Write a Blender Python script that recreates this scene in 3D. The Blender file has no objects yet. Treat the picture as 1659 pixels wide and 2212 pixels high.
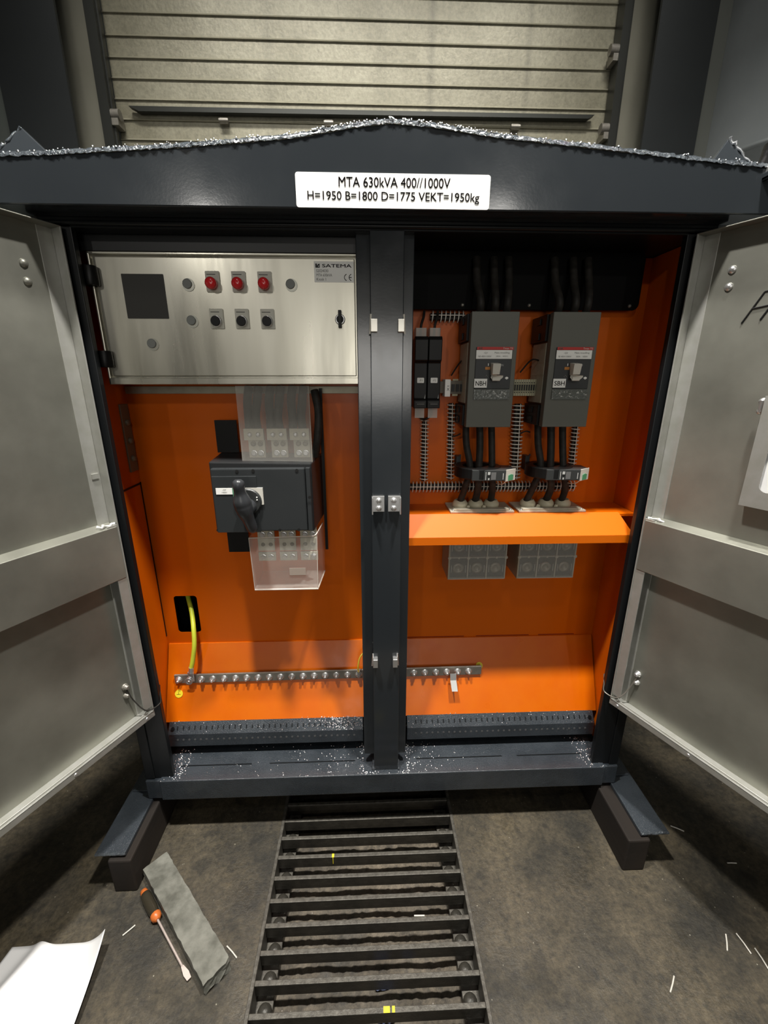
import bpy, math, random
from mathutils import Vector, Matrix
random.seed(7)
PI = math.pi
sc = bpy.context.scene
COL = sc.collection

# ------------------------------------------------------------------ camera
cam_d = bpy.data.cameras.new('camera'); cam = bpy.data.objects.new('camera', cam_d); COL.objects.link(cam)
cam_d.sensor_fit = 'VERTICAL'; cam_d.sensor_height = 36.0
cam_d.lens = 36.0 * 930.0 / 2212.0
cam_d.clip_start = 0.02; cam_d.clip_end = 100
cam.location = (-.056, -1.28, 1.68)
pitch, yaw = 0.3002, 0.03734
fwd = Vector((math.sin(yaw)*math.cos(pitch), math.cos(yaw)*math.cos(pitch), -math.sin(pitch)))
right = Vector((math.cos(yaw), -math.sin(yaw), 0)); up = right.cross(fwd)
cam.rotation_euler = Matrix((right, up, -fwd)).transposed().to_euler()
sc.camera = cam

# ------------------------------------------------------------------ exposure, world, lamps
sc.view_settings.view_transform = 'Standard'; sc.view_settings.look = 'None'
sc.view_settings.gamma = 1.0; sc.view_settings.use_curve_mapping = False
sc.view_settings.exposure = 0.0
w = bpy.data.worlds.new('world'); sc.world = w; w.use_nodes = True
w.node_tree.nodes['Background'].inputs[0].default_value = (.60, .66, .62, 1)
w.node_tree.nodes['Background'].inputs[1].default_value = 0.02

def lamp(loc, size, power, color=(1, .965, .90), target=None, spread=PI):
    d = bpy.data.lights.new('hall_light', 'AREA'); d.shape = 'DISK'; d.size = size; d.energy = power; d.color = color; d.spread = spread
    o = bpy.data.objects.new('hall_light', d); COL.objects.link(o); o.location = loc
    if target:
        o.rotation_euler = (Vector(target) - Vector(loc)).to_track_quat('-Z', 'Y').to_euler()
    return o
lamp((-.62, -.66, 4.25), .18, 108, spread=math.radians(150))       # pair of lamps nearly overhead, they throw the steep shadows
lamp((.62, -.66, 4.25), .18, 108, spread=math.radians(150))
g = lamp((.0, .75, 5.0), 3.0, 30, target=(.0, 2.2, 2.55), spread=math.radians(62)); g.data.shape = 'RECTANGLE'; g.data.size_y = .25                                       # added lamp, unseen over the kiosk roof, to brighten the hall door
lamp((-.5, -2.9, 5.4), .4, 14, target=(0, 0, 1.2))                 # further down the hall
lamp((0.9, -5.0, 5.4), .4, 10, target=(0, 0, 1.2))
lamp((-3.0, -8.3, 4.4), .26, 34, target=(0, 0, 1.8))
lamp((2.35, -8.1, 4.4), .26, 34, target=(0, 0, 1.8))
g = lamp((0.3, -9.2, 2.6), 7.5, 26, color=(1, .96, .86), target=(0, 0, 1.7))   # added soft light behind the camera, brightens the steel control box
g.data.shape = 'RECTANGLE'; g.data.size_y = 2.6
g = lamp((0.1, -9.0, 1.9), 2.0, 60, target=(0, 0, 1.3)); g.data.shape = 'RECTANGLE'; g.data.size_y = 1.5   # unseen bright opening at that far end, mirrored in the sloping panel

# ------------------------------------------------------------------ materials
MATS = {}
def mat(name, base, rough=.5, metal=0., noise=None, bump=None, coat=0., spec=.5, alpha=1., trans=0., ior=1.45, emit=None, rnoise=None, base2=None, stretch=(1,1,1)):
    """noise=(scale, contrast, detail) mixes base towards base2; bump=(scale, strength, distance)"""
    m = bpy.data.materials.new(name); m.use_nodes = True
    nt = m.node_tree; N = nt.nodes; L = nt.links; b = N['Principled BSDF']
    b.inputs['Base Color'].default_value = (*base, 1); b.inputs['Roughness'].default_value = rough
    b.inputs['Metallic'].default_value = metal; b.inputs['Coat Weight'].default_value = coat
    b.inputs['Coat Roughness'].default_value = .12
    b.inputs['Specular IOR Level'].default_value = spec; b.inputs['Alpha'].default_value = alpha
    b.inputs['Transmission Weight'].default_value = trans; b.inputs['IOR'].default_value = ior
    co = None
    if noise or bump or rnoise:
        tc = N.new('ShaderNodeTexCoord'); mp = N.new('ShaderNodeMapping'); mp.inputs['Scale'].default_value = stretch
        L.new(tc.outputs['Object'], mp.inputs['Vector']); co = mp.outputs['Vector']
    def nz(scale, detail=4, rough_=.55):
        n = N.new('ShaderNodeTexNoise'); n.inputs['Scale'].default_value = scale; n.inputs['Detail'].default_value = detail
        n.inputs['Roughness'].default_value = rough_; L.new(co, n.inputs['Vector']); return n.outputs['Fac']
    if noise:
        r = N.new('ShaderNodeValToRGB'); c = noise[1]
        r.color_ramp.elements[0].position = .5 - c; r.color_ramp.elements[1].position = .5 + c
        r.color_ramp.elements[0].color = (*base, 1); r.color_ramp.elements[1].color = (*(base2 or [v*1.4 for v in base]), 1)
        L.new(nz(noise[0], noise[2] if len(noise) > 2 else 5), r.inputs['Fac']); L.new(r.outputs['Color'], b.inputs['Base Color'])
    if rnoise:
        mr = N.new('ShaderNodeMapRange'); mr.inputs['From Min'].default_value = .3; mr.inputs['From Max'].default_value = .7
        mr.inputs['To Min'].default_value = rnoise[1]; mr.inputs['To Max'].default_value = rnoise[2]
        L.new(nz(rnoise[0], 5), mr.inputs['Value']); L.new(mr.outputs['Result'], b.inputs['Roughness'])
    if bump:
        bp = N.new('ShaderNodeBump'); bp.inputs['Strength'].default_value = bump[1]; bp.inputs['Distance'].default_value = bump[2]
        L.new(nz(bump[0], 3), bp.inputs['Height']); L.new(bp.outputs['Normal'], b.inputs['Normal'])
    if emit:
        b.inputs['Emission Color'].default_value = (*emit, 1); b.inputs['Emission Strength'].default_value = 1
    MATS[name] = m; return m

paint = mat('anthracite_paint', (.024, .028, .032), .16, bump=(150, .10, .0006), coat=.25, rnoise=(9, .12, .19))
paint_rough = mat('anthracite_paint_gritty', (.024, .030, .037), .20, noise=(7, .12), base2=(.036, .044, .053), bump=(330, .9, .0022), coat=.3, rnoise=(5, .13, .34))
paint_dark = mat('black_frame_paint', (.006, .007, .008), .35, spec=.3, bump=(200, .2, .0005))
weld = mat('weld_seam', (.05, .058, .066), .12, bump=(170, 1., .006), coat=.6)
orange = mat('orange_paint', (.64, .118, .001), .42, bump=(120, .06, .0004), rnoise=(6, .28, .42), spec=.3)
orange2 = mat('orange_paint_marked', (.65, .132, .001), .36, noise=(9, .10, 8), base2=(.63, .118, .001), rnoise=(11, .26, .42), spec=.4)
steel = mat('stainless_steel', (.50, .48, .40), .3, metal=.8, rnoise=(3.2, .20, .40), noise=(4, .45), base2=(.66, .64, .56), stretch=(3.5, 1, .35))
steel_b = mat('bright_steel', (.74, .74, .74), .34, metal=.9)
alu = mat('door_sheet_metal', (.25, .25, .218), .42, metal=.75, noise=(3.5, .14, 9), base2=(.36, .36, .315), rnoise=(4, .36, .52), bump=(9, .05, .003))
alu_l = mat('door_flange_metal', (.38, .38, .34), .45, metal=.6, noise=(30, .3, 6), base2=(.47, .47, .45))
zinc = mat('galvanised_steel', (.30, .285, .22), .42, metal=.55, noise=(26, .22, 6), base2=(.38, .365, .29), rnoise=(5, .34, .5))
zinc_s = mat('galvanised_bar', (.22, .205, .18), .45, metal=.6, noise=(40, .2), base2=(.30, .285, .25))
black = mat('black_plastic', (.006, .006, .006), .42, spec=.3)
blackm = mat('black_matt_sheet', (.003, .003, .003), .8, spec=.1)
dgrey = mat('dark_grey_plastic', (.028, .030, .030), .42, bump=(90, .1, .0005))
swgrey = mat('switch_grey_plastic', (.026, .029, .031), .33, bump=(60, .08, .0005), rnoise=(5, .25, .42))
bgrey = mat('breaker_grey_plastic', (.120, .122, .105), .5, bump=(150, .08, .0003))
bdark = mat('breaker_face_grey', (.035, .038, .040), .45)
cable = mat('cable_rubber', (.016, .015, .013), .55, spec=.3, noise=(50, .2), base2=(.035, .031, .027))
white = mat('white_label', (.88, .88, .85), .5)
white2 = mat('white_plate', (.62, .60, .54), .5)
beige = mat('beige_plastic', (.60, .55, .40), .5)
beige2 = mat('dusty_beige_plastic', (.56, .52, .41), .6, noise=(40, .2), base2=(.44, .41, .32))
comb = mat('white_wrap_plastic', (.84, .80, .72), .35)
ink = mat('black_ink', (.006, .006, .006), .5)
inkg = mat('grey_ink', (.10, .10, .09), .6)
red = mat('red_lamp_plastic', (.62, .022, .026), .22, coat=.4)
redl = mat('red_label', (.50, .035, .03), .5)
green = mat('green_label', (.07, .30, .15), .45)
orl = mat('amber_mark', (.5, .2, .04), .5)
yel = mat('yellow_sticker', (.75, .62, .03), .5)
ygreen = mat('yellow_green_cable', (.62, .70, .05), .4)
ctext = mat('light_print', (.45, .45, .44), .6)
clear = mat('clear_plastic', (.80, .78, .72), .08, trans=0., alpha=.13, spec=.5, bump=(6, .15, .01))
dusty = mat('dusty_clear_plastic', (.44, .42, .36), .3, alpha=.42, noise=(45, .25), base2=(.30, .29, .25))
frost = mat('frosted_clear_plastic', (.62, .60, .55), .35, alpha=.5)
conc = None
def concrete(name, c0, c1, c2, rough=.6):
    m = bpy.data.materials.new(name); m.use_nodes = True; nt = m.node_tree; N = nt.nodes; L = nt.links; b = N['Principled BSDF']
    tc = N.new('ShaderNodeTexCoord')
    def nz(s, d, r=.6):
        n = N.new('ShaderNodeTexNoise'); n.inputs['Scale'].default_value = s; n.inputs['Detail'].default_value = d; n.inputs['Roughness'].default_value = r
        L.new(tc.outputs['Object'], n.inputs['Vector']); return n.outputs['Fac']
    def ramp(src, a, bb, ca, cb):
        r = N.new('ShaderNodeValToRGB'); r.color_ramp.elements[0].position = a; r.color_ramp.elements[1].position = bb
        r.color_ramp.elements[0].color = (*ca, 1); r.color_ramp.elements[1].color = (*cb, 1); L.new(src, r.inputs['Fac']); return r.outputs['Color']
    def mix(t, f, a, bb):
        x = N.new('ShaderNodeMix'); x.data_type = 'RGBA'; x.blend_type = t
        if isinstance(f, float): x.inputs[0].default_value = f
        else: L.new(f, x.inputs[0])
        for s, v in ((6, a), (7, bb)):
            if isinstance(v, tuple): x.inputs[s].default_value = (*v, 1)
            else: L.new(v, x.inputs[s])
        return x.outputs[2]
    big = ramp(nz(3.2, 6), .38, .64, c0, c1)
    fine = ramp(nz(48, 9, .82), .36, .66, (.40, .40, .40), (1.6, 1.53, 1.4))
    col = mix('MULTIPLY', 1., big, fine)
    spots = ramp(nz(17, 3, .5), .60, .68, (0, 0, 0), (1, 1, 1)); sf = N.new('ShaderNodeMath'); sf.operation = 'MULTIPLY'; sf.inputs[1].default_value = .55
    L.new(spots, sf.inputs[0]); col = mix('MIX', sf.outputs[0], col, (c0[0]*.5, c0[1]*.5, c0[2]*.5))
    v = N.new('ShaderNodeTexVoronoi'); v.inputs['Scale'].default_value = 42; L.new(tc.outputs['Object'], v.inputs['Vector'])
    sp = ramp(v.outputs['Distance'], .035, .10, (1, 1, 1), (0, 0, 0)); gate = ramp(nz(12, 2), .535, .57, (0, 0, 0), (1, 1, 1))
    mm = mix('MULTIPLY', 1., sp, gate); col = mix('MIX', mm, col, c2)
    L.new(col, b.inputs['Base Color'])
    rr = ramp(nz(5, 5), .35, .65, (rough-.22,)*3, (rough+.12,)*3); L.new(rr, b.inputs['Roughness'])
    bp = N.new('ShaderNodeBump'); bp.inputs['Strength'].default_value = .5; bp.inputs['Distance'].default_value = .004
    L.new(nz(70, 6, .7), bp.inputs['Height']); L.new(bp.outputs['Normal'], b.inputs['Normal'])
    return m
conc = concrete('stained_concrete', (.022, .020, .015), (.080, .067, .045), (.30, .28, .22))
gravel_m = concrete('drain_gravel', (.055, .048, .038), (.14, .12, .095), (.30, .27, .24), .8)
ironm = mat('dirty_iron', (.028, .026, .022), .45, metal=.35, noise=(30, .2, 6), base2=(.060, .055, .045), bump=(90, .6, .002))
irontop = mat('pale_iron_top', (.12, .112, .095), .5, metal=.3, noise=(60, .2, 6), base2=(.055, .05, .042), bump=(90, .6, .002))  # lighter iron for the bar tops and side rails
timber = mat('shaded_timber', (.008, .006, .005), .8, noise=(6, .2, 8), base2=(.020, .013, .008), stretch=(1, .15, 1), bump=(30, .4, .002))  # wood colour lowered to carry the shade under the kiosk and doors
plankm = mat('grey_weathered_wood', (.085, .085, .070), .75, noise=(16, .14, 9), base2=(.20, .20, .172), bump=(60, .8, .003))
papm = mat('white_paper', (.78, .78, .78), .55)
wallm = mat('hall_wall', (.045, .048, .044), .7, noise=(2, .3), base2=(.065, .068, .06))
colm = mat('dark_column_paint', (.010, .012, .013), .5, noise=(2, .3), base2=(.015, .018, .019))
framem = mat('door_frame_paint', (.165, .160, .125), .5, noise=(3, .3, 6), base2=(.21, .205, .165), rnoise=(5, .4, .6))
ductm = mat('duct_metal', (.20, .22, .225), .38, metal=.4, noise=(2.5, .3, 6), base2=(.26, .28, .285), rnoise=(2, .3, .5))
railm = mat('rail_metal', (.040, .042, .038), .4, metal=.5)
handm = mat('dark_clear_handle', (.035, .030, .020), .25, coat=.5)
handr = mat('orange_handle_cap', (.55, .14, .03), .35)

def doorpanel():
    m = bpy.data.materials.new('ribbed_door_steel'); m.use_nodes = True; nt = m.node_tree; N = nt.nodes; L = nt.links; b = N['Principled BSDF']
    tc = N.new('ShaderNodeTexCoord')
    def nz(s, d, sc_=(1, 1, 1), r=.6):
        mp = N.new('ShaderNodeMapping'); mp.inputs['Scale'].default_value = sc_; L.new(tc.outputs['Object'], mp.inputs['Vector'])
        n = N.new('ShaderNodeTexNoise'); n.inputs['Scale'].default_value = s; n.inputs['Detail'].default_value = d; n.inputs['Roughness'].default_value = r
        L.new(mp.outputs['Vector'], n.inputs['Vector']); return n.outputs['Fac']
    r = N.new('ShaderNodeValToRGB'); r.color_ramp.elements[0].position = .33; r.color_ramp.elements[1].position = .66
    r.color_ramp.elements[0].color = (.19, .178, .125, 1); r.color_ramp.elements[1].color = (.29, .275, .205, 1); L.new(nz(2.2, 8), r.inputs['Fac'])
    r2 = N.new('ShaderNodeValToRGB'); r2.color_ramp.elements[0].position = .35; r2.color_ramp.elements[1].position = .6
    r2.color_ramp.elements[0].color = (.8, .8, .8, 1); r2.color_ramp.elements[1].color = (1.1, 1.1, 1.1, 1); L.new(nz(40, 5, (1, 1, 1.), .8), r2.inputs['Fac'])
    x = N.new('ShaderNodeMix'); x.data_type = 'RGBA'; x.blend_type = 'MULTIPLY'; x.inputs[0].default_value = 1
    L.new(r.outputs[0], x.inputs[6]); L.new(r2.outputs[0], x.inputs[7])
    # dirt runs: two vertical streaks, their own wear marks
    sep = N.new('ShaderNodeSeparateXYZ'); L.new(tc.outputs['Object'], sep.inputs[0])
    last = x.outputs[2]
    for cx, wd, amt in ((.38, .035, .75), (1.01, .03, .6), (-.66, .05, .35), (.05, .05, .25)):
        a = N.new('ShaderNodeMath'); a.operation = 'SUBTRACT'; L.new(sep.outputs[0], a.inputs[0]); a.inputs[1].default_value = cx
        ab = N.new('ShaderNodeMath'); ab.operation = 'ABSOLUTE'; L.new(a.outputs[0], ab.inputs[0])
        mr = N.new('ShaderNodeMapRange'); mr.inputs['From Min'].default_value = 0; mr.inputs['From Max'].default_value = wd
        mr.inputs['To Min'].default_value = amt; mr.inputs['To Max'].default_value = 0; L.new(ab.outputs[0], mr.inputs['Value'])
        mu = N.new('ShaderNodeMath'); mu.operation = 'MULTIPLY'; L.new(mr.outputs[0], mu.inputs[0]); L.new(nz(14, 4, (1, 1, .25)), mu.inputs[1])
        y = N.new('ShaderNodeMix'); y.data_type = 'RGBA'; L.new(mu.outputs[0], y.inputs[0]); L.new(last, y.inputs[6]); y.inputs[7].default_value = (.03, .028, .02, 1)
        last = y.outputs[2]
    L.new(last, b.inputs['Base Color']); b.inputs['Metallic'].default_value = .2; b.inputs['Roughness'].default_value = .45
    bp = N.new('ShaderNodeBump'); bp.inputs['Strength'].default_value = .25; bp.inputs['Distance'].default_value = .004
    L.new(nz(60, 3, (1, 1, 1), .5), bp.inputs['Height']); L.new(bp.outputs['Normal'], b.inputs['Normal'])
    return m
ddoor = doorpanel()

# ------------------------------------------------------------------ mesh helper
class MB:
    def __init__(s): s.v = []; s.f = []; s.m = []; s.sm = []; s.M = Matrix.Identity(4); s.mi = 0
    def add(s, vs, fs, smooth=False):
        o = len(s.v); s.v += [s.M @ Vector(p) for p in vs]
        for f in fs: s.f.append([o + i for i in f]); s.m.append(s.mi); s.sm.append(smooth)
        return s
    def mat(s, i): s.mi = i; return s
    def box(s, x0, x1, y0, y1, z0, z1):
        return s.add([(x0,y0,z0),(x1,y0,z0),(x1,y1,z0),(x0,y1,z0),(x0,y0,z1),(x1,y0,z1),(x1,y1,z1),(x0,y1,z1)],
                     [(0,3,2,1),(4,5,6,7),(0,1,5,4),(1,2,6,5),(2,3,7,6),(3,0,4,7)])
    def prism(s, poly, y0, y1):            # poly in x,z, counter-clockwise seen from -Y
        n = len(poly)
        vs = [(x, y0, z) for x, z in poly] + [(x, y1, z) for x, z in poly]
        fs = [tuple(range(n)), tuple(range(2*n-1, n-1, -1))] + [(i, n+i, n+(i+1) % n, (i+1) % n) for i in range(n)]
        return s.add(vs, fs)
    def prismx(s, poly, x0, x1):           # poly in y,z
        n = len(poly)
        vs = [(x0, y, z) for y, z in poly] + [(x1, y, z) for y, z in poly]
        fs = [tuple(range(n)), tuple(range(2*n-1, n-1, -1))] + [(i, n+i, n+(i+1) % n, (i+1) % n) for i in range(n)]
        return s.add(vs, fs)
    def lathe(s, base, axis, prof, n=20, a0=0.):  # prof [(r, h)] along axis
        ax = Vector(axis).normalized(); t = Vector((1, 0, 0)) if abs(ax.x) < .9 else Vector((0, 1, 0))
        u = ax.cross(t).normalized(); v = ax.cross(u); b = Vector(base); vs = []; fs = []
        for r, h in prof:
            for k in range(n):
                a = a0 + 2*PI*k/n; vs.append(b + ax*h + (u*math.cos(a) + v*math.sin(a))*r)
        for j in range(len(prof)-1):
            for k in range(n):
                fs.append((j*n+k, j*n+(k+1) % n, (j+1)*n+(k+1) % n, (j+1)*n+k))
        s.add(vs, fs, n > 8)
        s.add(vs[:n], [tuple(range(n-1, -1, -1))]); s.add(vs[-n:], [tuple(range(n))]); return s
    def cyl(s, base, axis, r, h, n=16): return s.lathe(base, axis, [(r, 0), (r, h)], n)
    def ring(s, c, axis, ro, ri, h, n=32):
        ax = Vector(axis).normalized(); t = Vector((1, 0, 0)) if abs(ax.x) < .9 else Vector((0, 1, 0))
        u = ax.cross(t).normalized(); v = ax.cross(u); b = Vector(c); vs = []; fs = []
        for r, q in ((ro, 0), (ro, h), (ri, h), (ri, 0)):
            for k in range(n):
                a = 2*PI*k/n; vs.append(b + ax*q + (u*math.cos(a)+v*math.sin(a))*r)
        for j in range(4):
            for k in range(n): fs.append((j*n+k, j*n+(k+1) % n, ((j+1) % 4)*n+(k+1) % n, ((j+1) % 4)*n+k))
        return s.add(vs, fs)
    def tube(s, pts, r, n=8, rs=None):
        pts = [Vector(p) for p in pts]; vs = []; fs = []; prev = None
        for i, p in enumerate(pts):
            d = (pts[min(i+1, len(pts)-1)] - pts[max(i-1, 0)]).normalized()
            if prev is None:
                t = Vector((0, 0, 1)) if abs(d.z) < .9 else Vector((1, 0, 0)); u = d.cross(t).normalized()
            else: u = (prev - d*prev.dot(d)).normalized()
            prev = u; v = d.cross(u); rr = rs[i] if rs else r
            for k in range(n): a = 2*PI*k/n; vs.append(p + (u*math.cos(a)+v*math.sin(a))*rr)
        for j in range(len(pts)-1):
            for k in range(n): fs.append((j*n+k, j*n+(k+1) % n, (j+1)*n+(k+1) % n, (j+1)*n+k))
        s.add(vs, fs, True); s.add(vs[:n], [tuple(range(n-1, -1, -1))]); s.add(vs[-n:], [tuple(range(n))]); return s
    def rrect(s, x0, x1, z0, z1, y, r, t=.001, n=5):     # rounded plate facing -Y
        poly = []
        for cx, cz, a in ((x1-r, z0+r, -PI/2), (x1-r, z1-r, 0), (x0+r, z1-r, PI/2), (x0+r, z0+r, PI)):
            for k in range(n+1): poly.append((cx+r*math.cos(a+k*PI/2/n), cz+r*math.sin(a+k*PI/2/n)))
        return s.prism(poly, y, y+t)

def smooth_path(pts, n=8):
    pts = [Vector(p) for p in pts]; out = []
    P = [pts[0]*2-pts[1]] + pts + [pts[-1]*2-pts[-2]]
    for i in range(1, len(P)-2):
        for k in range(n):
            t = k/n; a, b, c, d = P[i-1], P[i], P[i+1], P[i+2]
            out.append(.5*((2*b) + (c-a)*t + (2*a-5*b+4*c-d)*t*t + (3*b-a-3*c+d)*t**3))
    out.append(pts[-1]); return out

def origin(p):
    o = Vector((0, 0, 0))
    while p: o += p.location; p = p.parent
    return o
def obj(name, mb, mats, parent=None, bevel=0., solid=0., loc=None):
    o_ = Vector(loc) if loc else Vector((0, 0, 0))
    base = origin(parent) + o_
    me = bpy.data.meshes.new(name); me.from_pydata([v - base for v in mb.v], [], mb.f)
    for m in (mats if isinstance(mats, (list, tuple)) else [mats]): me.materials.append(m)
    me.polygons.foreach_set('material_index', mb.m); me.polygons.foreach_set('use_smooth', mb.sm)
    me.validate(); me.update()
    o = bpy.data.objects.new(name, me); COL.objects.link(o); o.location = o_
    if parent: o.parent = parent
    if solid:
        md = o.modifiers.new('solidify', 'SOLIDIFY'); md.thickness = solid; md.offset = 0
    if bevel:
        md = o.modifiers.new('bevel', 'BEVEL'); md.width = bevel; md.segments = 2; md.limit_method = 'ANGLE'; md.angle_limit = math.radians(40)
        md.harden_normals = False
    return o
def tag(o, label, cat, group=None, kind=None):
    if label: o['label'] = label
    if cat: o['category'] = cat
    if group: o['group'] = group
    if kind: o['kind'] = kind
    return o
def thing(name, loc, label, cat, group=None):
    o = bpy.data.objects.new(name, None); o.empty_display_size = .1; COL.objects.link(o); o.location = loc
    return tag(o, label, cat, group)
def struct(name, mb, mats, bevel=0.):
    o = obj(name, mb, mats, bevel=bevel); o['kind'] = 'structure'; return o
def copy_tree(o, parent=None):
    c = o.copy(); COL.objects.link(c); c.parent = parent
    for ch in list(o.children): copy_tree(ch, c)
    return c

def text(body, x0, x1, z0, z1, y, m, parent, name='printed_text', bold=0., fit=True, M=None):
    """flat lettering on a face looking towards -Y, stretched into the given box"""
    cu = bpy.data.curves.new(name, 'FONT'); cu.body = body; cu.size = 1; cu.extrude = 0; cu.offset = 0; cu.resolution_u = 3
    t = bpy.data.objects.new(name, cu); COL.objects.link(t); bpy.context.view_layer.update()
    me = bpy.data.meshes.new_from_object(t); bpy.data.objects.remove(t); bpy.data.curves.remove(cu)
    xs = [v.co.x for v in me.vertices]; ys = [v.co.y for v in me.vertices]
    ax, bx, ay, by = min(xs), max(xs), min(ys), max(ys)
    mb = MB()
    if M is not None: mb.M = M
    vs = [(x0 + (v.co.x-ax)/(bx-ax)*(x1-x0), y, z0 + (v.co.y-ay)/(by-ay)*(z1-z0)) for v in me.vertices]
    fs = [tuple(p.vertices) for p in me.polygons]; bpy.data.meshes.remove(me)
    if bold:
        e = (z1-z0)*bold
        for dx, dz in ((-e, 0), (e, 0), (0, -e), (0, e)): mb.add([(x+dx, yy, zz+dz) for x, yy, zz in vs], fs)
    else: mb.add(vs, fs)
    return obj(name, mb, m, parent)

# ================================================================== THE HALL
GX0, GX1 = -.402, .257
f = MB()
Y0, Y1, X0, X1 = -9.5, 2.4, -6., 6.
f.box(X0, GX0-.012, Y0, Y1, -.3, 0); f.box(GX1+.012, X1, Y0, Y1, -.3, 0); f.box(GX0-.012, GX1+.012, Y1-.6, Y1, -.3, 0)
struct('floor', f, conc)
# drain trough under the grating: walls and gravel bottom
t = MB(); t.box(GX0-.012, GX0+.05, Y0, Y1-.6, -.30, -.075); t.box(GX1-.05, GX1+.012, Y0, Y1-.6, -.30, -.075)
struct('trim_1', t, ironm)
w_ = MB(); w_.box(X0, -1.93, 2.32, 2.45, 0, 6.6); w_.box(1.83, X1, 2.32, 2.45, 0, 6.6); w_.box(-1.93, 1.83, 2.32, 2.45, 5.2, 6.6)
struct('wall_back', w_, wallm)
struct('wall_front', MB().box(X0, X1, Y0-.15, Y0, 0, 6.6), wallm)
struct('wall_left', MB().box(X0-.15, X0, Y0, Y1, 0, 6.6), wallm)
struct('wall_right', MB().box(X1, X1+.15, Y0, Y1, 0, 6.6), wallm)
struct('ceiling', MB().box(X0, X1, Y0, Y1, 6.6, 6.75), wallm)

# overhead sectional door: ribbed panels
dm = MB()
zj = [0.0]
ribs = [3.945, 3.831, 3.719, 3.611, 3.506, 3.398, 3.291]
z = 3.291
while z - .108 > .1: z -= .108; ribs.append(z)
z = 3.945
while z + .112 < 5.2: z += .112; ribs.insert(0, z)
prof = []                       # y,z profile from the top down: each board a shallow pan with a small step
zs = sorted(ribs)
pts = [(2.22, 0.0)]
for zz in zs: pts += [(2.2205, zz-.003), (2.212, zz-.002), (2.2105, zz), (2.2205, zz+.012)]
pts += [(2.2205, 5.2)]
n = len(pts)
vs = [(-1.66, y, z) for y, z in pts] + [(1.57, y, z) for y, z in pts]
for i in range(n-1):
    dm.mat(1 if i % 4 == 3 else 0)  # upper rib faces get lighter steel, a highlight put into the colour
    dm.add([vs[i], vs[i+1], vs[n+i+1], vs[n+i]], [(0, 1, 2, 3)])
dm.mat(0)
dm.box(-1.66, 1.57, 2.23, 2.26, 0, 5.2)
dr = struct('door_1', dm, [ddoor, mat('rib_highlight', (.42, .40, .31), .3, metal=.6)])
st = MB(); st.prism([(-1.50, 3.318), (1.43, 3.330), (1.47, 3.352), (-1.56, 3.345)], 2.17, 2.21)
obj('stiffener_rail', st, railm, dr)
for x in (-.97, -.29, .95):
    h = MB(); h.box(x-.025, x+.025, 2.185, 2.22, 3.27, 3.30); h.cyl((x-.03, 2.185, 3.285), (1, 0, 0), .012, .06)
    obj('hinge', h, zinc_s, dr)
for s_, xa in ((1, -1.645), (-1, 1.555)):
    for z in ((3.27,) if s_ > 0 else (3.25, 3.66)):
        h = MB(); h.box(xa-.03, xa+.03, 2.12, 2.2, z-.05, z+.02); h.cyl((xa-.05, 2.14, z+.01), (1, 0, 0), .03, .09)
        obj('roller_bracket', h, zinc_s, dr)
# vertical tracks and frame boards
tr = MB(); tr.box(-1.715, -1.655, 2.11, 2.2, 0, 5.2); tr.box(-1.655, -1.645, 2.14, 2.17, 0, 5.2); tr.box(-1.735, -1.715, 2.16, 2.3, 0, 5.2)
tr.box(1.555, 1.60, 2.11, 2.2, 0, 5.2); tr.box(1.605, 1.63, 2.15, 2.3, 0, 5.2)
struct('trim_2', tr, railm)
fr = MB(); fr.box(-1.93, -1.72, 2.18, 2.32, 0, 5.3); fr.box(1.62, 1.83, 2.18, 2.32, 0, 5.3); struct('trim_3', fr, framem, .004)
# steel columns beside the door
for nm, xa, xb in (('steel_column', -2.14, -1.76), ('steel_column', 1.66, 2.0)):
    c = MB(); c.box(xa, xb, 1.88, 1.90, 0, 6.6); c.box(xa, xb, 2.2, 2.22, 0, 6.6); c.box((xa+xb)/2-.008, (xa+xb)/2+.008, 1.90, 2.2, 0, 6.6)
    o = obj(nm, c, colm, loc=((xa+xb)/2, 2.05, 0))
    tag(o, 'dark painted steel column %s of the ribbed hall door' % ('on the left side' if xa < 0 else 'on the right side'), 'column', 'steel columns beside the hall door')
p_ = MB(); p_.box(2.015, 2.13, 1.93, 2.0, 0, 6.6)
o = obj('wall_post', p_, mat('grey_post', (.09, .095, .085), .5), loc=(2.07, 1.96, 0)); tag(o, 'slim grey post between the right dark column and the pale duct', 'post')
p_ = MB(); p_.box(-2.55, -2.17, 1.93, 2.0, 0, 6.6)
o = obj('wall_board', p_, mat('grey_board', (.075, .085, .078), .5), loc=(-2.36, 1.96, 0)); tag(o, 'grey green wall board at the far left behind the cabinet', 'board')
d_ = MB(); d_.lathe((2.66, 1.9, 0), (0, 0, 1), [(.55, 0), (.55, 2.95), (.562, 2.955), (.562, 2.975), (.55, 2.98), (.55, 6.6)], 64)
o = obj('ventilation_duct', d_, ductm, loc=(2.66, 1.9, 0)); tag(o, 'large pale round metal duct rising at the upper right', 'duct')

# ================================================================== KIOSK
K = thing('transformer_kiosk', (0, .8, .16), 'anthracite steel transformer kiosk with both doors open over an orange interior', 'electrical cabinet')
def kp(name, mb, mats, bevel=0., parent=None, solid=0., label=None):
    o = obj(name, mb, mats, parent or K, bevel=bevel, solid=solid)
    if label: o['label'] = label
    return o
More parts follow.
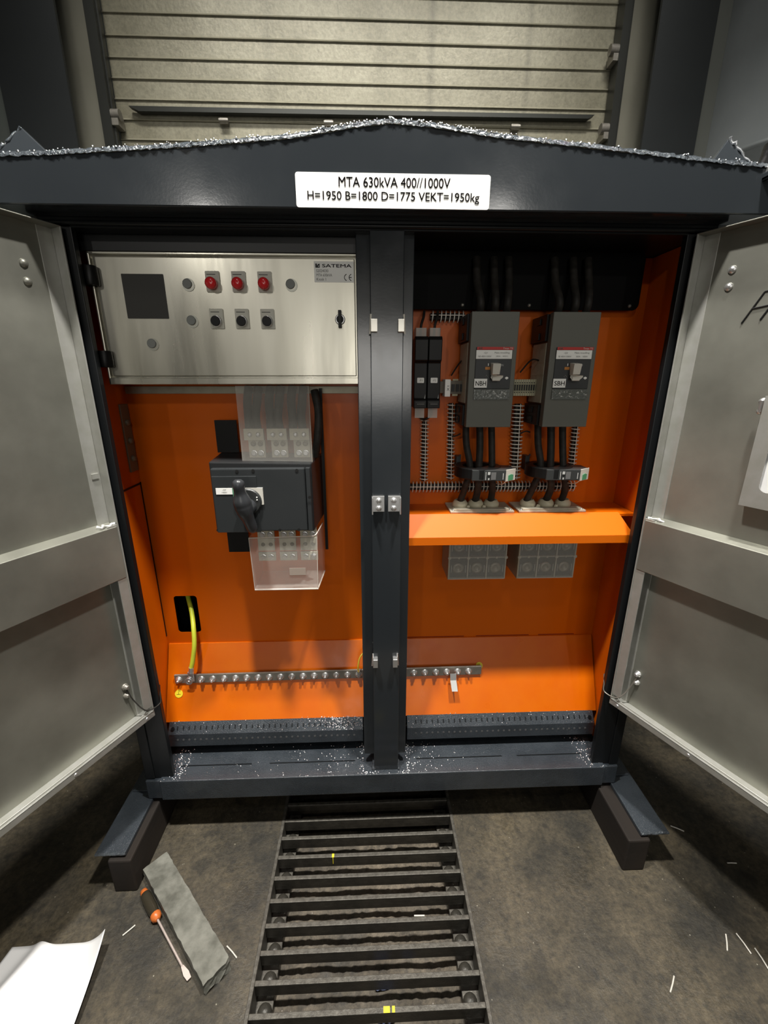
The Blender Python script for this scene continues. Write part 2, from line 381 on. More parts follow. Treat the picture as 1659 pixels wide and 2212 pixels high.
# base frame
b = MB(); b.box(-.845, .845, -.02, .20, .161, .252); b.box(-.90, -.845, -.012, 1.6, .161, .246); b.box(.845, .90, -.012, 1.6, .161, .246); b.box(-.9, .9, 1.52, 1.6, .161, .246)
kp('base_frame', b, paint_rough, .003)
for xa, xb in ((-.80, -.52), (-.45, -.12), (.12, .46), (.52, .78)): kp('weld_line', MB().box(xa, xb, .043, .047, .252, .2535), paint_dark)
for s_ in (-1, 1):
    b = MB(); xa, xb = sorted((s_*.885, s_*.985)); b.box(xa, xb, -.205, 1.58, .145, .160); b.box(xa+.01, xb-.01, .02, 1.55, .16, .165)
    kp('support_foot', b, paint_rough, .002)
    wl = MB(); wl.tube([(xa + (xb-xa)*i/9, -.206, .156+random.uniform(-.002, .002)) for i in range(10)], .005, 6)
    kp('weld_bead', wl, weld)
# corner posts and side panels
for s_ in (-1, 1):
    b = MB(); xa, xb = sorted((s_*.80, s_*.87)); b.box(xa, xb, 0, .02, .25, 2.06); xa, xb = sorted((s_*.866, s_*.90)); b.box(xa, xb, -.005, .06, .25, 2.06)
    kp('corner_post', b, paint_dark, .002)
    b = MB(); xa, xb = sorted((s_*.88, s_*.90)); b.box(xa, xb, .05, 1.6, .25, 2.1)
    kp('side_panel', b, paint, .002)
kp('rear_panel', MB().box(-.88, .88, 1.58, 1.6, .25, 2.1), paint)
# head: fascia, lintel, roof
top = [(-.95, 2.157), (-.80, 2.163), (-.465, 2.184), (-.22, 2.205), (-.09, 2.226), (0, 2.237), (.10, 2.231), (.25, 2.214), (.50, 2.195), (.80, 2.171), (.95, 2.163)]
fa = MB(); fa.prism([(-.95, 2.068), (.95, 2.068)] + top[::-1], -.08, -.002)
kp('fascia', fa, paint, .003)
kp('soffit', MB().box(-.95, .95, -.079, 1.65, 2.0685, 2.076), paint_dark)
lt = MB(); lt.box(-.88, .88, 0, .05, 2.045, 2.16); lt.box(-.87, .87, .004, .30, 2.052, 2.058); lt.tube([(-.88, -.004, 2.055), (.88, -.004, 2.055)], .006, 8)
kp('lintel', lt, paint_dark, .002)
kp('header_panel', MB().box(-.864, -.082, .056, .062, 2.008, 2.052), mat('dark_header_paint', (.014, .015, .016), .4))
kp('filler_strip', MB().box(-.864, -.818, .03, .034, 1.662, 2.05), MATS['dark_header_paint'])
rf = MB(); NY = 90
m_ = len(top)
fine = []
for i in range(m_-1):
    k_ = max(2, int((top[i+1][0]-top[i][0])/.006))
    for k in range(k_): q = k/k_; fine.append((top[i][0]+(top[i+1][0]-top[i][0])*q, top[i][1]+(top[i+1][1]-top[i][1])*q))
fine.append(top[-1])
rowsY = [-.0825, -.081, -.076, -.068, -.05, .1, 1.65]
vs = []
for j, yy in enumerate(rowsY):
    for (x, zz) in fine:
        hz = {0: 0., 1: .006, 2: .011, 3: .012}.get(j, .013)
        jit = (random.uniform(-.0016, .0016) if j < 4 else 0)
        vs.append((x, yy + (random.uniform(-.0015, .0015) if j < 4 else 0), zz + hz + jit))
nf = len(fine); fs = []
for j in range(len(rowsY)-1):
    for i in range(nf-1): fs.append((j*nf+i, j*nf+i+1, (j+1)*nf+i+1, (j+1)*nf+i))
rf.add(vs, fs, True)
kp('roof', rf, [weld], 0)
for tri in ([(-.925, 2.187), (-.80, 2.187), (-.866, 2.242)], [(.798, 2.182), (.922, 2.182), (.856, 2.249)]):
    l = MB(); l.prism(tri, -.03, -.018); l.v = [Vector((v.x, v.y+(v.z-2.185)*.35, v.z+(v.z-2.185)*.10)) for v in l.v]; s0 = tri[1] if tri[0][0] > 0 else tri[0]
    kp('lifting_lug', l, paint, .002)
    wl = MB(); a_, b_ = Vector((s0[0], -.03, s0[1])), Vector((tri[2][0], -.010, tri[2][1]+.004))
    wl.tube([a_.lerp(b_, i/16) + Vector((0, random.uniform(-.003, .003), random.uniform(-.003, .003))) for i in range(17)], .004, 7, [.0035+random.uniform(-.0015, .0015) for _ in range(17)])
    kp('weld_bead', wl, mat('fresh_weld', (.6, .62, .65), .3, metal=.9) if tri[0][0] > 0 else weld)
# ribbed knob on the right roof corner
kn = MB(); pr = [(.0, .075)]
pr = [(.022, 0)]
for k in range(9): pr += [(.036, .004+k*.006), (.033, .007+k*.006)]
pr += [(.02, .062)]
kn.lathe((.945, -.06, 2.168), (.15, 0, 1), pr, 28)
knob = kp('ribbed_buffer', kn, black)
kn = MB(); kn.lathe((.935, -.075, 2.150), (0, 0, 1), [(.026, 0), (.029, .006), (.029, .018), (.022, .026)], 6); obj('hexagon_nut', kn, steel_b, knob, .002)
kn = MB(); kn.box(.905, .99, -.10, -.02, 2.137, 2.147); kn.box(.905, .915, -.10, -.02, 2.137, 2.155); obj('bracket', kn, paint, knob, .003)

# paint grit on the ledges, its bright metal colour standing in for lamp glints
def grit(name, pts):
    m = MB()
    for (x, y, z, r_, nx_, ny_, nz2) in pts: m.lathe((x, y, z), (nx_, ny_, nz2), [(r_, 0), (r_*.85, r_*.4), (r_*.4, r_*.7), (r_*.05, r_*.78)], 9)
    o = kp(name, m, mat('glint_metal', (.85, .87, .90), .22, metal=1.)); o['kind'] = 'stuff'; return o
rg = random.Random(3); P_ = []
for _ in range(800):
    c_, w2 = rg.choice(((-.14, .11), (.14, .11), (-.07, .02), (.07, .02), (-.07, .03), (.075, .03), (-.80, .03), (.80, .03), (-.3, .3)))
    x = rg.gauss(c_, w2*.7); y = rg.uniform(-.018, .13)
    if -.84 < x < .84 and not (-.085 < x < .08 and y > -.005): P_.append((x, y, .2518, rg.uniform(.0009, .0034), 0, 0, 1))
grit('grit_glint', P_)
P_2 = None; P_ = []
for _ in range(360):
    x = rg.gauss(-.17, .06) if rg.random() < .65 else rg.uniform(-.84, .84); t_ = rg.random()
    if -.845 < x < -.09 or .09 < x < .845: P_.append((x, .0975+.030*t_, .3535+.040*t_, rg.uniform(.0008, .0024), 0, -.78, .62))
grit('grit_glint', P_)
P_ = []
for _ in range(420):
    x = rg.uniform(-.93, .93) if rg.random() < .5 else rg.gauss(0, .2)
    zt_ = 0
    for i in range(len(top)-1):
        if top[i][0] <= x <= top[i+1][0]: zt_ = top[i][1] + (top[i+1][1]-top[i][1])*(x-top[i][0])/(top[i+1][0]-top[i][0])
    if zt_: P_.append((x, rg.uniform(-.082, -.07), zt_+.008+rg.random()*.004, rg.uniform(.0012, .003), 0, -.6, .8))
grit('grit_glint', P_)

# centre post
cp = MB(); cp.box(-.0455, .0455, 0, .05, .252, 2.05); cp.box(-.083, .075, .03, .045, .30, 2.05)
post = kp('centre_post', cp, paint, .002)
for (x0, x1, z) in ((-.044, -.027, 1.818), (.030, .046, 1.818), (-.046, -.030, .742), (.022, .038, .742)):
    o = obj('door_stop_tab', MB().box(x0, x1, -.020, 0, z-.016, z+.016).tube([((x0 if x0 < 0 else x1)+(-.003 if x0 < 0 else .003), 0, z-.02), ((x0 if x0 < 0 else x1), -.004, z+.03)], .003, 6), white2 if z > 1 else steel_b, post, .001)
for sgn, (x0, x1) in ((-1, (-.046, -.007)), (1, (.004, .043))):
    m = MB(); m.box(x0, x1, -.009, -.003, 1.287, 1.337); xe = x0 if sgn < 0 else x1
    m.box(min(xe, xe-sgn*.004), max(xe, xe-sgn*.004), -.028, -.005, 1.283, 1.337)
    cx = (x0+x1)/2 + sgn*(-.002)
    for zz in (1.323, 1.299): m.lathe((cx, -.009, zz), (0, -1, 0), [(.0095, 0), (.009, .003), (.006, .006), (.002, .0075)], 18)
    obj('striker_plate', m, steel_b, post, .001)
wl = MB()
for x in (-.048, .048): wl.tube([(x, i*.006-.002, .256+random.uniform(-.001, .002)) for i in range(9)], .006, 6, [.004+random.random()*.003 for _ in range(9)])
obj('weld_bead', wl, weld, post)

# orange lining
YB = .25
def plate_hole(x0, x1, z0, z1, a, b_, c, d, y, r=.012):
    m = MB()
    m.add([(x0,y,z0),(x1,y,z0),(x1,y,c),(x0,y,c)], [(0,1,2,3)]); m.add([(x0,y,d),(x1,y,d),(x1,y,z1),(x0,y,z1)], [(0,1,2,3)])
    m.add([(x0,y,c),(a,y,c),(a,y,d),(x0,y,d)], [(0,1,2,3)]); m.add([(b_,y,c),(x1,y,c),(x1,y,d),(b_,y,d)], [(0,1,2,3)])
    for cx, cz, px, pz, a0 in ((b_, c, b_-r, c+r, -PI/2), (b_, d, b_-r, d-r, 0), (a, d, a+r, d-r, PI/2), (a, c, a+r, c+r, PI)):
        arc = [(px+r*math.cos(a0+k*PI/10), y, pz+r*math.sin(a0+k*PI/10)) for k in range(6)]
        m.add([(cx, y, cz)] + arc, [(0, k+2, k+1) for k in range(5)])
    return m
kp('back_panel', plate_hole(-.87, .87, .60, 2.05, -.818, -.729, .713, .874, YB), orange, solid=.002)
kp('dark_backing', MB().box(-.86, .86, 1.0, 1.02, .26, 2.05), blackm)  # black sheet added behind the panel so its hole looks dark
for s_ in (-1, 1):
    b = MB(); xa, xb = sorted((s_*.866, s_*.872)); b.box(xa, xb, .02, .252, .26, 2.05)
    kp('side_lining', b, orange)
g_ = MB(); g_.box(-.8655, -.8645, .240, .2465, .70, 1.33); g_.box(-.8655, -.8645, .128, .2465, 1.322, 1.3285); kp('panel_gap', g_, paint_dark)
br = MB(); br.box(-.866, -.860, .19, .238, 1.375, 1.60)
for z in (1.42, 1.48, 1.54): br.lathe((-.860, .214, z), (1, 0, 0), [(.011, 0), (.011, .004), (.006, .009)], 12)
kp('mounting_bracket', br, mat('bracket_zinc', (.20, .16, .11), .5, metal=.4), .001)
sp = MB(); sl = [(.249, .665), (.128, .392), (.124, .394), (.243, .668)]
sp.prismx([(.249, .665), (.249, .650), (.132, .388), (.124, .388), (.243, .665)], -.862, .862)
slope = kp('sloping_panel', sp, orange2, .001)
def onslope(z): return .124 + (z-.388)/(.665-.388)*.119
# seam slots on the right side
ss = MB()
for xa, xb in ((.09, .33), (.38, .60), (.64, .79)): ss.box(xa, xb, .2485, .2495, .666, .670)
kp('seam_slot', ss, mat('seam_red', (.25, .02, .0), .5))
# perforated clamp rails
for xa, xb in ((-.848, -.088), (.088, .846)):
    m = MB(); m.prismx([(.132, .390), (.130, .386), (.100, .350), (.100, .296), (.0965, .296), (.0965, .353), (.128, .394)], xa, xb)
    m.mat(1)
    nslot = 32
    for k in range(nslot):
        x = xa + .035 + (xb-xa-.07)*k/(nslot-1)
        cy, cz = .1115, .3725
        m.M = Matrix.Translation((x, cy, cz)) @ Matrix.Rotation(math.radians(-39+90), 4, 'X').to_4x4()
        m.M = Matrix.Translation((x, cy, cz)) @ Matrix.Rotation(math.atan2(.041, .032), 4, 'X')
        m.box(-.0022, .0022, -.009, .006, -.001, .0012)
        m.M = Matrix.Identity(4)
    m.mat(2)
    for k in range(nslot):
        x = xa + .035 + (xb-xa-.07)*k/(nslot-1)
        m.cyl((x, .0966, .328), (0, -1, 0), .0042, .0008, 8)  # grey discs painted as light showing through the front holes
    m.mat(1); m.cyl((xa+.018 if xa < 0 else xb-.018, .108, .372), (0, -.79, .61), .0065, .0042, 12)
    kp('perforated_rail', m, [paint_rough, paint_dark, mat('lit_hole_grey', (.10, .10, .10), .5)], .0008)
# shelf on the right
sh = MB(); sh.box(.05, .864, .105, .249, 1.226, 1.236)
kp('shelf', sh, orange, .001)
sh = MB(); pts_t = [(.052, .108, 1.240), (.803, .108, 1.240)]; pts_f = [(.052, .046, 1.178), (.832, .046, 1.178)]; pts_b = [(.052, .046, 1.152), (.832, .046, 1.152)]; pts_r = [(.052, .06, 1.152), (.832, .06, 1.152)]
pi_ = [(.052, .112, 1.230), (.803, .112, 1.230)]
sh.add([pts_t[0], pts_t[1], pts_f[1], pts_f[0]], [(0, 3, 2, 1)]); sh.add([pts_f[0], pts_f[1], pts_b[1], pts_b[0]], [(0, 3, 2, 1)])
sh.add([(.803, .108, 1.240), (.832, .046, 1.178), (.832, .046, 1.152), (.832, .06, 1.152), (.832, .108, 1.19)], [(0, 1, 2, 3, 4)])
kp('shelf_cover', sh, mat('orange_paint_lit', (.65, .130, .001), .5, bump=(120, .05, .0004), spec=.25), solid=.003, label='sloping bright orange shelf front')  # yellower copy of the lining paint, overhead light put into its colour
# black cover panel at top right + screws
cv = MB(); cv.rrect(.06, .815, 1.889, 2.055, .2, .02, .004)
cvo = kp('cover_panel', cv, mat('black_gloss_sheet', (.002, .002, .002), .6, spec=.12), .001)
for x, z in ((.332, 2.030), (.586, 2.032), (.247, 1.902), (.460, 1.902), (.653, 1.902), (.785, 1.902)):
    obj('screw', MB().lathe((x, .2, z), (0, -1, 0), [(.0055, 0), (.005, .003), (.002, .0045)], 12), zinc_s, cvo)
ra = MB(); ra.box(-.86, -.08, .236, .249, 1.632, 1.656); kp('mounting_rail', ra, zinc, .001)
# name plate
npm = MB(); npm.rrect(-.219, .242, 2.0695, 2.1405, -.0815, .006, .0015); npl = kp('name_plate', npm, white, label='white plate with two lines of black lettering')
text('MTA 630kVA 400//1000V', -.118, .146, 2.112, 2.132, -.0822, inkg, npl, bold=.008)
text('H=1950 B=1800 D=1775 VEKT=1950kg', -.192, .217, 2.080, 2.103, -.0822, inkg, npl, bold=.008)
# earth stickers
for (x, z, r_) in ((-.815, .488, .0155), (.388, .562, .014)):
    y = onslope(z) - .001; m = MB(); nrm = Vector((0, -.918, .395)); m.lathe((x, y, z), nrm, [(r_, 0), (r_, .001)], 24); m.mat(1)
    for wd, off in ((.008, -.002), (.005, -.005), (.0025, -.008)): m.box(x-wd, x+wd, y-.0025, y-.0018, z+off-.0005, z+off+.0005)
    m.box(x-.0005, x+.0005, y-.0025, y-.0018, z-.002, z+.009)
    kp('earth_sticker', m, [yel, ink], label='round yellow sticker with earth sign')

# ---- doors
def door(s_):
    L_ = .80; zb, zt = .568, 2.045
    ang = math.atan2(-.9, s_*.4338)      # direction of the door from its hinge
    u = Vector((s_*.4338, -.901, 0)).normalized(); nn = Vector((-u.y, u.x, 0)) * (1 if s_ < 0 else -1)   # nn points inward to the picture middle
    if nn.x * s_ > 0: nn = -nn
    M = Matrix(((u.x, nn.x, 0, s_*.816), (u.y, nn.y, 0, -.012), (0, 0, 1, 0), (0, 0, 0, 1)))
    def mb(): m = MB(); m.M = M; return m
    m = mb(); m.box(0, L_, -.040, -.036, zb-.012, zt)      # sheet: local x along door, y depth (0 = inner rim)
    D = kp('door', m, alu, 0)
    D['label'] = 'open sheet metal door with its inner side in view'
    m = mb(); m.box(0, .004, -.04, 0, zb, zt); m.box(.004, .034, -.006, -.002, zb+.02, 1.258); m.box(.004, .040, -.0375, -.034, zb, zt)
    obj('hinge_flange', m, alu_l, D, .001)
    m = mb(); m.box(0, L_, -.036, 0, zb-.004, zb); m.box(0, L_, -.002, .0, zb-.022, zb); m.box(.02, L_, -.010, -.006, zb, zb+.006); m.box(.02, L_, -.05, -.04, zb-.02, zb+.01)
    obj('bottom_flange', m, alu_l, D, .001)
    m = mb(); m.box(0, L_, -.036, 0, zt-.003, zt); obj('top_flange', m, alu, D, .001)
    m = mb(); m.box(L_-.004, L_, -.036, 0, zb, zt); obj('edge_flange', m, alu_l, D, .001)
    m = mb(); m.add([(.006, -.036, 1.262), (.006, -.036, 1.082), (L_-.01, -.036, 1.262), (L_-.01, -.036, 1.082), (.006, 0, 1.252), (.006, 0, 1.084), (L_-.01, 0, 1.252), (L_-.01, 0, 1.084)],
                    [(0, 4, 6, 2), (4, 5, 7, 6), (5, 1, 3, 7), (0, 1, 5, 4), (2, 6, 7, 3)])
    obj('middle_rail', m, alu, D, .0015)
    wl = mb(); wl.tube([(.006+i*.008, -.012+random.uniform(-.01, .006), 1.259+random.uniform(-.002, .003)) for i in range(7)], .004, 6, [.003+random.random()*.004 for _ in range(7)])
    obj('weld_bead', wl, mat('white_weld', (.6, .6, .58), .4, metal=.4), D)
    for z in (1.948, 1.908):
        m = mb(); m.lathe((.085, -.036, z), (0, 1, 0), [(.010, 0), (.0095, .003), (.006, .006), (.002, .007)], 16); obj('screw', m, steel_b if s_ > 0 else alu, D)
    # rivets along the bottom flange
    for a_ in (.03, .27, .5):
        m = mb(); m.lathe((a_, .0, zb-.012), (0, 1, 0), [(.006, 0), (.005, .002)], 10); obj('rivet', m, steel_b, D)
    # earthing bolts with a lead to the frame
    m = mb(); m.lathe((.060, -.036, .700), (0, 1, 0), [(.011, 0), (.011, .004), (.008, .004), (.008, .012), (.005, .016)], 12); m.lathe((.062, -.036, .668), (0, 1, 0), [(.010, 0), (.010, .004), (.008, .005), (.008, .010), (.004, .014)], 12)
    E_ = obj('earthing_bolt', m, steel_b if s_ > 0 else zinc_s, D, 0)
    P = [M @ Vector(q) for q in ((.062, -.026, .690), (.050, -.018, .640), (.028, .002, .590))] + [Vector((s_*.80, .0, .585)), Vector((s_*.80, .012, .615)), Vector((s_*.806, .03, .64))]
    wr = MB(); wr.tube(smooth_path(P, 6), .0022, 6); obj('earthing_lead', wr, zinc_s if s_ > 0 else cable, D)
    if s_ > 0:
        # document pocket plate with a long slot
        a, b_, c, d = .235, .50, 1.362, 1.640
        sa, sb, scz, sd = .268, .305, 1.405, 1.535
        m = mb()
        def hole_plate(y):
            q = plate_hole(a, b_, c, d, sa, sb, scz, sd, y, .018); return q
        q = hole_plate(-.004)
        m.v = []; 
        mm_ = MB(); mm_.M = M; mm_.add([tuple(v) for v in q.v], q.f)
        pk = obj('document_pocket', mm_, alu_l, D, solid=.002)
        m = mb(); m.box(a, a+.002, -.036, -.004, c, d); m.box(a, b_, -.036, -.004, c, c+.002); obj('pocket_side', m, alu, D)
        m = mb(); m.box(sa-.01, .47, -.034, -.012, 1.39, 1.50); obj('folded_paper', m, papm, D)
        m = mb(); m.tube([(a-.006, -.012, 1.628), (a-.008, -.012, 1.60)], .006, 6, [.007, .005]); m.lathe((a-.008, -.02, 1.626), (0, 1, 0), [(.009, 0), (.008, .008), (.003, .012)], 10)
        m.lathe((a-.008, -.02, 1.602), (0, 1, 0), [(.009, 0), (.008, .008), (.003, .012)], 10); obj('pocket_weld', m, steel_b, D)
        m = mb()
        def stroke(p, q, r_=.0022): m.tube([(p[0], -.0355, p[1]), (q[0], -.0355, q[1])], r_, 5)
        for p, q in (((.133, 1.816), (.168, 1.884)), ((.168, 1.884), (.208, 1.890)), ((.208, 1.890), (.172, 1.820)), ((.150, 1.848), (.192, 1.853)), ((.204, 1.862), (.228, 1.864)), ((.275, 1.835), (.262, 1.815)), ((.275, 1.835), (.29, 1.90))): stroke(p, q)
        obj('handwriting', m, ink, D)
    else:
        m = mb(); m.box(.010, .030, -.034, -.030, 1.40, 1.415); obj('clip', m, alu_l, D)
    return D
door(-1); door(1)

# ================================================================== CONTROL ENCLOSURE
CE = thing('control_enclosure', (-.44, .15, 1.662), 'stainless control box with red and black push buttons in the upper left compartment', 'control box')
m = MB(); m.box(-.803, -.078, .068, .235, 1.664, 2.004); m.box(-.803, -.078, .052, .07, 1.664, 1.683); m.box(-.803, -.078, .052, .07, 1.999, 2.006); m.box(-.803, -.797, .052, .07, 1.664, 2.006); m.box(-.0835, -.078, .052, .07, 1.664, 2.006)
obj('box', m, steel, CE, .002)
m = MB(); m.box(-.793, -.0875, .058, .066, 1.6875, 1.995); cd = obj('door', m, steel, CE, .002)
m = MB(); m.rrect(-.723, -.610, 1.841, 1.953, .0565, .002, .002); obj('display_blank', m, mat('dull_black_insert', (.028, .027, .024), .5), cd)
for x, z in ((-.548, 1.930), (-.266, 1.931), (-.549, 1.837), (-.668, 1.776)):
    m = MB(); m.ring((x+.003, .058, z-.003), (0, -1, 0), .0165, .0115, .002); m.mat(1); m.lathe((x, .058, z), (0, -1, 0), [(.0125, 0), (.0125, .003), (.011, .004)], 24)
    obj('blanking_plug', m, [mat('clear_ring', (.50, .50, .44), .3, metal=.4), mat('grey_plug', (.20, .21, .20), .5)], cd)
for row, z, mt in (('red', 1.932, red), ('black', 1.838, black)):
    for x in (-.480, -.409, -.338):
        m = MB(); zz = 1.934 if row == 'red' else 1.840
        m.rrect(x-.016, x+.022, zz-.025, zz+.027, .053, .002, .005); m.mat(1); m.box(x-.012, x+.012, .0525, .0532, zz+.0175, zz+.0195)
        lg = obj('legend_plate', m, [mat('legend_clear', (.52, .51, .44), .35), inkg], cd, .0008)
        m = MB()
        if row == 'red': m.lathe((x+.003, .053, z-.004), (0, -1, 0), [(.0135, 0), (.0135, .010), (.0155, .014), (.015, .022), (.012, .026), (.006, .0285), (.001, .029)], 28); obj('indicator_lamp', m, red, cd)
        else:
            m.lathe((x+.003, .053, z-.004), (0, -1, 0), [(.0155, 0), (.0155, .007), (.0145, .010), (.012, .010)], 28); m.mat(1); m.lathe((x+.003, .053, z-.004), (0, -1, 0), [(.013, .006), (.013, .0135), (.0122, .0145)], 28)
            obj('push_button', m, [steel_b, black], cd)
m = MB(); m.lathe((-.131, .058, 1.841), (0, -1, 0), [(.0145, 0), (.0145, .003), (.0125, .004), (.012, .006)], 24); m.mat(1); m.box(-.1355, -.1265, .040, .056, 1.818, 1.864); m.cyl((-.131, .056, 1.841), (0, -1, 0), .0105, .008, 20)
obj('key_latch', m, [steel_b, black], cd, .0015)
for z0, z1 in ((1.921, 1.969), (1.711, 1.755)):
    m = MB(); m.lathe((-.797, .045, z0), (0, 0, 1), [(.017, 0), (.0185, .003), (.0185, z1-z0-.003), (.017, z1-z0)], 20); m.box(-.815, -.79, .045, .07, z0, z1)
    obj('hinge', m, black, CE, .002)
m = MB(); m.rrect(-.199, -.090, 1.936, 1.988, .0572, .0015, .0008); lb = obj('type_label', m, white, cd)
text('SATEMA', -.176, -.096, 1.973, 1.981, .0568, ink, lb, bold=.03)
text('S2024030', -.193, -.160, 1.961, 1.968, .0568, inkg, lb); text('MTA 630kVA', -.193, -.150, 1.9505, 1.9575, .0568, inkg, lb); text('Kiosk 1', -.193, -.167, 1.940, 1.947, .0568, inkg, lb)
m = MB()
m.prism([(-.195, 1.972), (-.184, 1.972), (-.184, 1.9735), (-.188, 1.974), (-.186, 1.977), (-.191, 1.979), (-.190, 1.982), (-.195, 1.982)], .0564, .0568)
m.prism([(-.186, 1.974), (-.183, 1.972), (-.183, 1.982), (-.188, 1.9805), (-.1895, 1.979), (-.185, 1.977)], .0564, .0568)
for cx in (-.112, -.099):
    arc = [(cx+.004+.008*math.cos(a), .0566, 1.9485+.008*math.sin(a)) for a in [PI/2+.25+k*(PI-.5)/10 for k in range(11)]]
    m.tube(arc, .0009, 4)
m.tube([(-.102, .0566, 1.9485), (-.096, .0566, 1.9485)], .0009, 4)
obj('printed_mark', m, ink, lb)

# ================================================================== LOAD BREAK SWITCH
SW = thing('load_break_switch', (-.385, .15, 1.21), 'large dark grey rotary handle switch with clear terminal covers on the orange panel', 'switch')
m = MB(); m.add([(-.545, .045, 1.212), (-.232, .045, 1.208), (-.232, .045, 1.430), (-.545, .045, 1.436),
                 (-.560, .225, 1.215), (-.215, .225, 1.212), (-.215, .225, 1.430), (-.560, .225, 1.440)],
                [(0, 1, 2, 3), (4, 7, 6, 5), (0, 4, 5, 1), (1, 5, 6, 2), (2, 6, 7, 3), (3, 7, 4, 0)])
body = obj('housing', m, mat('switch_side_black', (.014, .015, .016), .4), SW, .004)
m = MB(); m.box(-.538, -.252, .030, .05, 1.214, 1.418); obj('front_cover', m, swgrey, SW, .004)
for bb in ((-.536, -.4, .027, .031, 1.212, 1.395), (-.250, -.236, .034, .05, 1.212, 1.418)): obj('front_trim', MB().box(*bb), swgrey, SW, .002)
m = MB(); 
for x, z in ((-.457, 1.41), (-.408, 1.411), (-.275, 1.411), (-.24, 1.325), (-.34, 1.218), (-.28, 1.218), (-.53, 1.28), (-.535, 1.22)): m.cyl((x, .0295, z), (0, -1, 0), .005, .001, 12)
obj('screw_recess', m, ink, SW)
m = MB(); m.box(-.526, -.476, .0255, .0268, 1.338, 1.358); lbq = obj('circuit_label', m, white, SW); text('-QF', -.506, -.494, 1.350, 1.3545, .0252, inkg, lbq); text('1000V', -.508, -.492, 1.342, 1.3465, .0252, inkg, lbq)
m = MB(); m.box(-.475, -.452, .0255, .0268, 1.322, 1.358); obj('green_mark', m, green, SW)
m = MB(); m.box(-.436, -.383, .0255, .030, 1.304, 1.358); obj('position_plate', m, white2, SW)
m = MB(); m.lathe((-.430, .03, 1.315), (0, -1, 0), [(.042, 0), (.042, .006), (.038, .010)], 32); obj('handle_collar', m, dgrey, SW, .001)
for z in (1.320, 1.328): obj('position_mark', MB().box(-.403, -.399, .018, .0205, z, z+.003), white, SW)
m = MB()   # handle: a raised bulb at the hub, a grip running up to a rounded end and a tail running down
path = [(-.437, -.032, 1.398), (-.437, -.034, 1.375), (-.436, -.028, 1.35), (-.434, -.022, 1.32), (-.430, -.020, 1.295), (-.425, -.012, 1.27), (-.420, -.004, 1.245), (-.417, .004, 1.225)]
m.tube(smooth_path(path, 5), .014, 14, [r*1.12 for r in [.008, .0135, .0155, .0160, .0158, .0152, .0148, .015, .0155, .0165, .018, .020, .022, .0235, .024, .024, .0235, .0235, .023, .022, .0215, .0205, .0195, .0185, .0178, .017, .0165, .016, .016, .0155, .0155, .015, .015, .014, .013, .010][:36]])
m.lathe((-.430, .025, 1.30), (0, -1, 0), [(.026, 0), (.025, .03), (.021, .048), (.010, .056), (.001, .058)], 24)
obj('rotary_handle', m, mat('handle_grey', (.034, .036, .040), .3), SW)
for xa, xb, z0, z1 in ((-.567, -.495, 1.44, 1.548), (-.567, -.492, 1.075, 1.215), (-.216, -.206, 1.08, 1.65)):
    obj('barrier_plate', MB().box(xa, xb, .2, .206, z0, z1), black, SW)
# terminals
def lugs(z0, up):
    for cx in (-.413, -.341, -.270):
        if up:
            m = MB(); m.box(cx-.033, cx+.029, .10, .112, 1.494, 1.530); m.box(cx-.024, cx+.028, .112, .125, 1.437, 1.494); m.mat(1)
            for dx in (-.014, .012):
                m.lathe((cx+dx, .10, 1.512), (0, -1, 0), [(.0085, 0), (.007, .002), (.006, .006), (.003, .007)], 12)
            m.mat(2)
            for dx in (-.008, .014): m.lathe((cx+dx, .112, 1.482), (0, -1, 0), [(.0085, 0), (.0085, .004), (.005, .004), (.005, .008)], 12)
            m.mat(1)
            for dx in (-.008, .014): m.lathe((cx+dx, .112, 1.452), (0, -1, 0), [(.0105, 0), (.010, .003), (.0065, .003), (.0065, .008)], 6 if False else 16)
        else:
            m = MB(); m.box(cx-.024+.005, cx+.032+.005, .10, .112, 1.150, 1.210); m.box(cx-.024+.005, cx+.032+.005, .096, .10, 1.120, 1.165); m.box(cx-.024+.005, cx+.034+.005, .092, .10, 1.085, 1.116)
            m.mat(1)
            for dx in (-.006, .020): m.lathe((cx+dx+.004, .10, 1.178), (0, -1, 0), [(.011, 0), (.010, .003), (.006, .003), (.006, .008)], 14)
            for dx in (-.006, .020): m.lathe((cx+dx+.004, .092, 1.101), (0, -1, 0), [(.012, 0), (.0115, .004), (.007, .005), (.006, .012)], 6)
            m.mat(2)
            for dx in (-.006, .020): m.lathe((cx+dx+.004, .096, 1.143), (0, -1, 0), [(.007, 0), (.006, .003)], 12)
        obj('terminal_lug', m, [beige2, steel_b, mat('brass_dull', (.16, .14, .10), .4, metal=.6)], SW, .001)
lugs(0, True); lugs(0, False)
for i, x in enumerate((-.435, -.405, -.367, -.335, -.297, -.262)):
    m = MB(); m.tube(smooth_path([(x, .13, 1.50), (x+.004*(-1)**i, .12, 1.56), (x-.003, .15, 1.61), (x, .17, 1.655)], 4), .0135, 10); obj('supply_cable', m, cable, SW)
m = MB(); m.tube(smooth_path([(-.228, .12, 1.44), (-.215, .10, 1.50), (-.210, .11, 1.58), (-.222, .13, 1.645)], 5), .013, 10); obj('supply_cable', m, cable, SW)
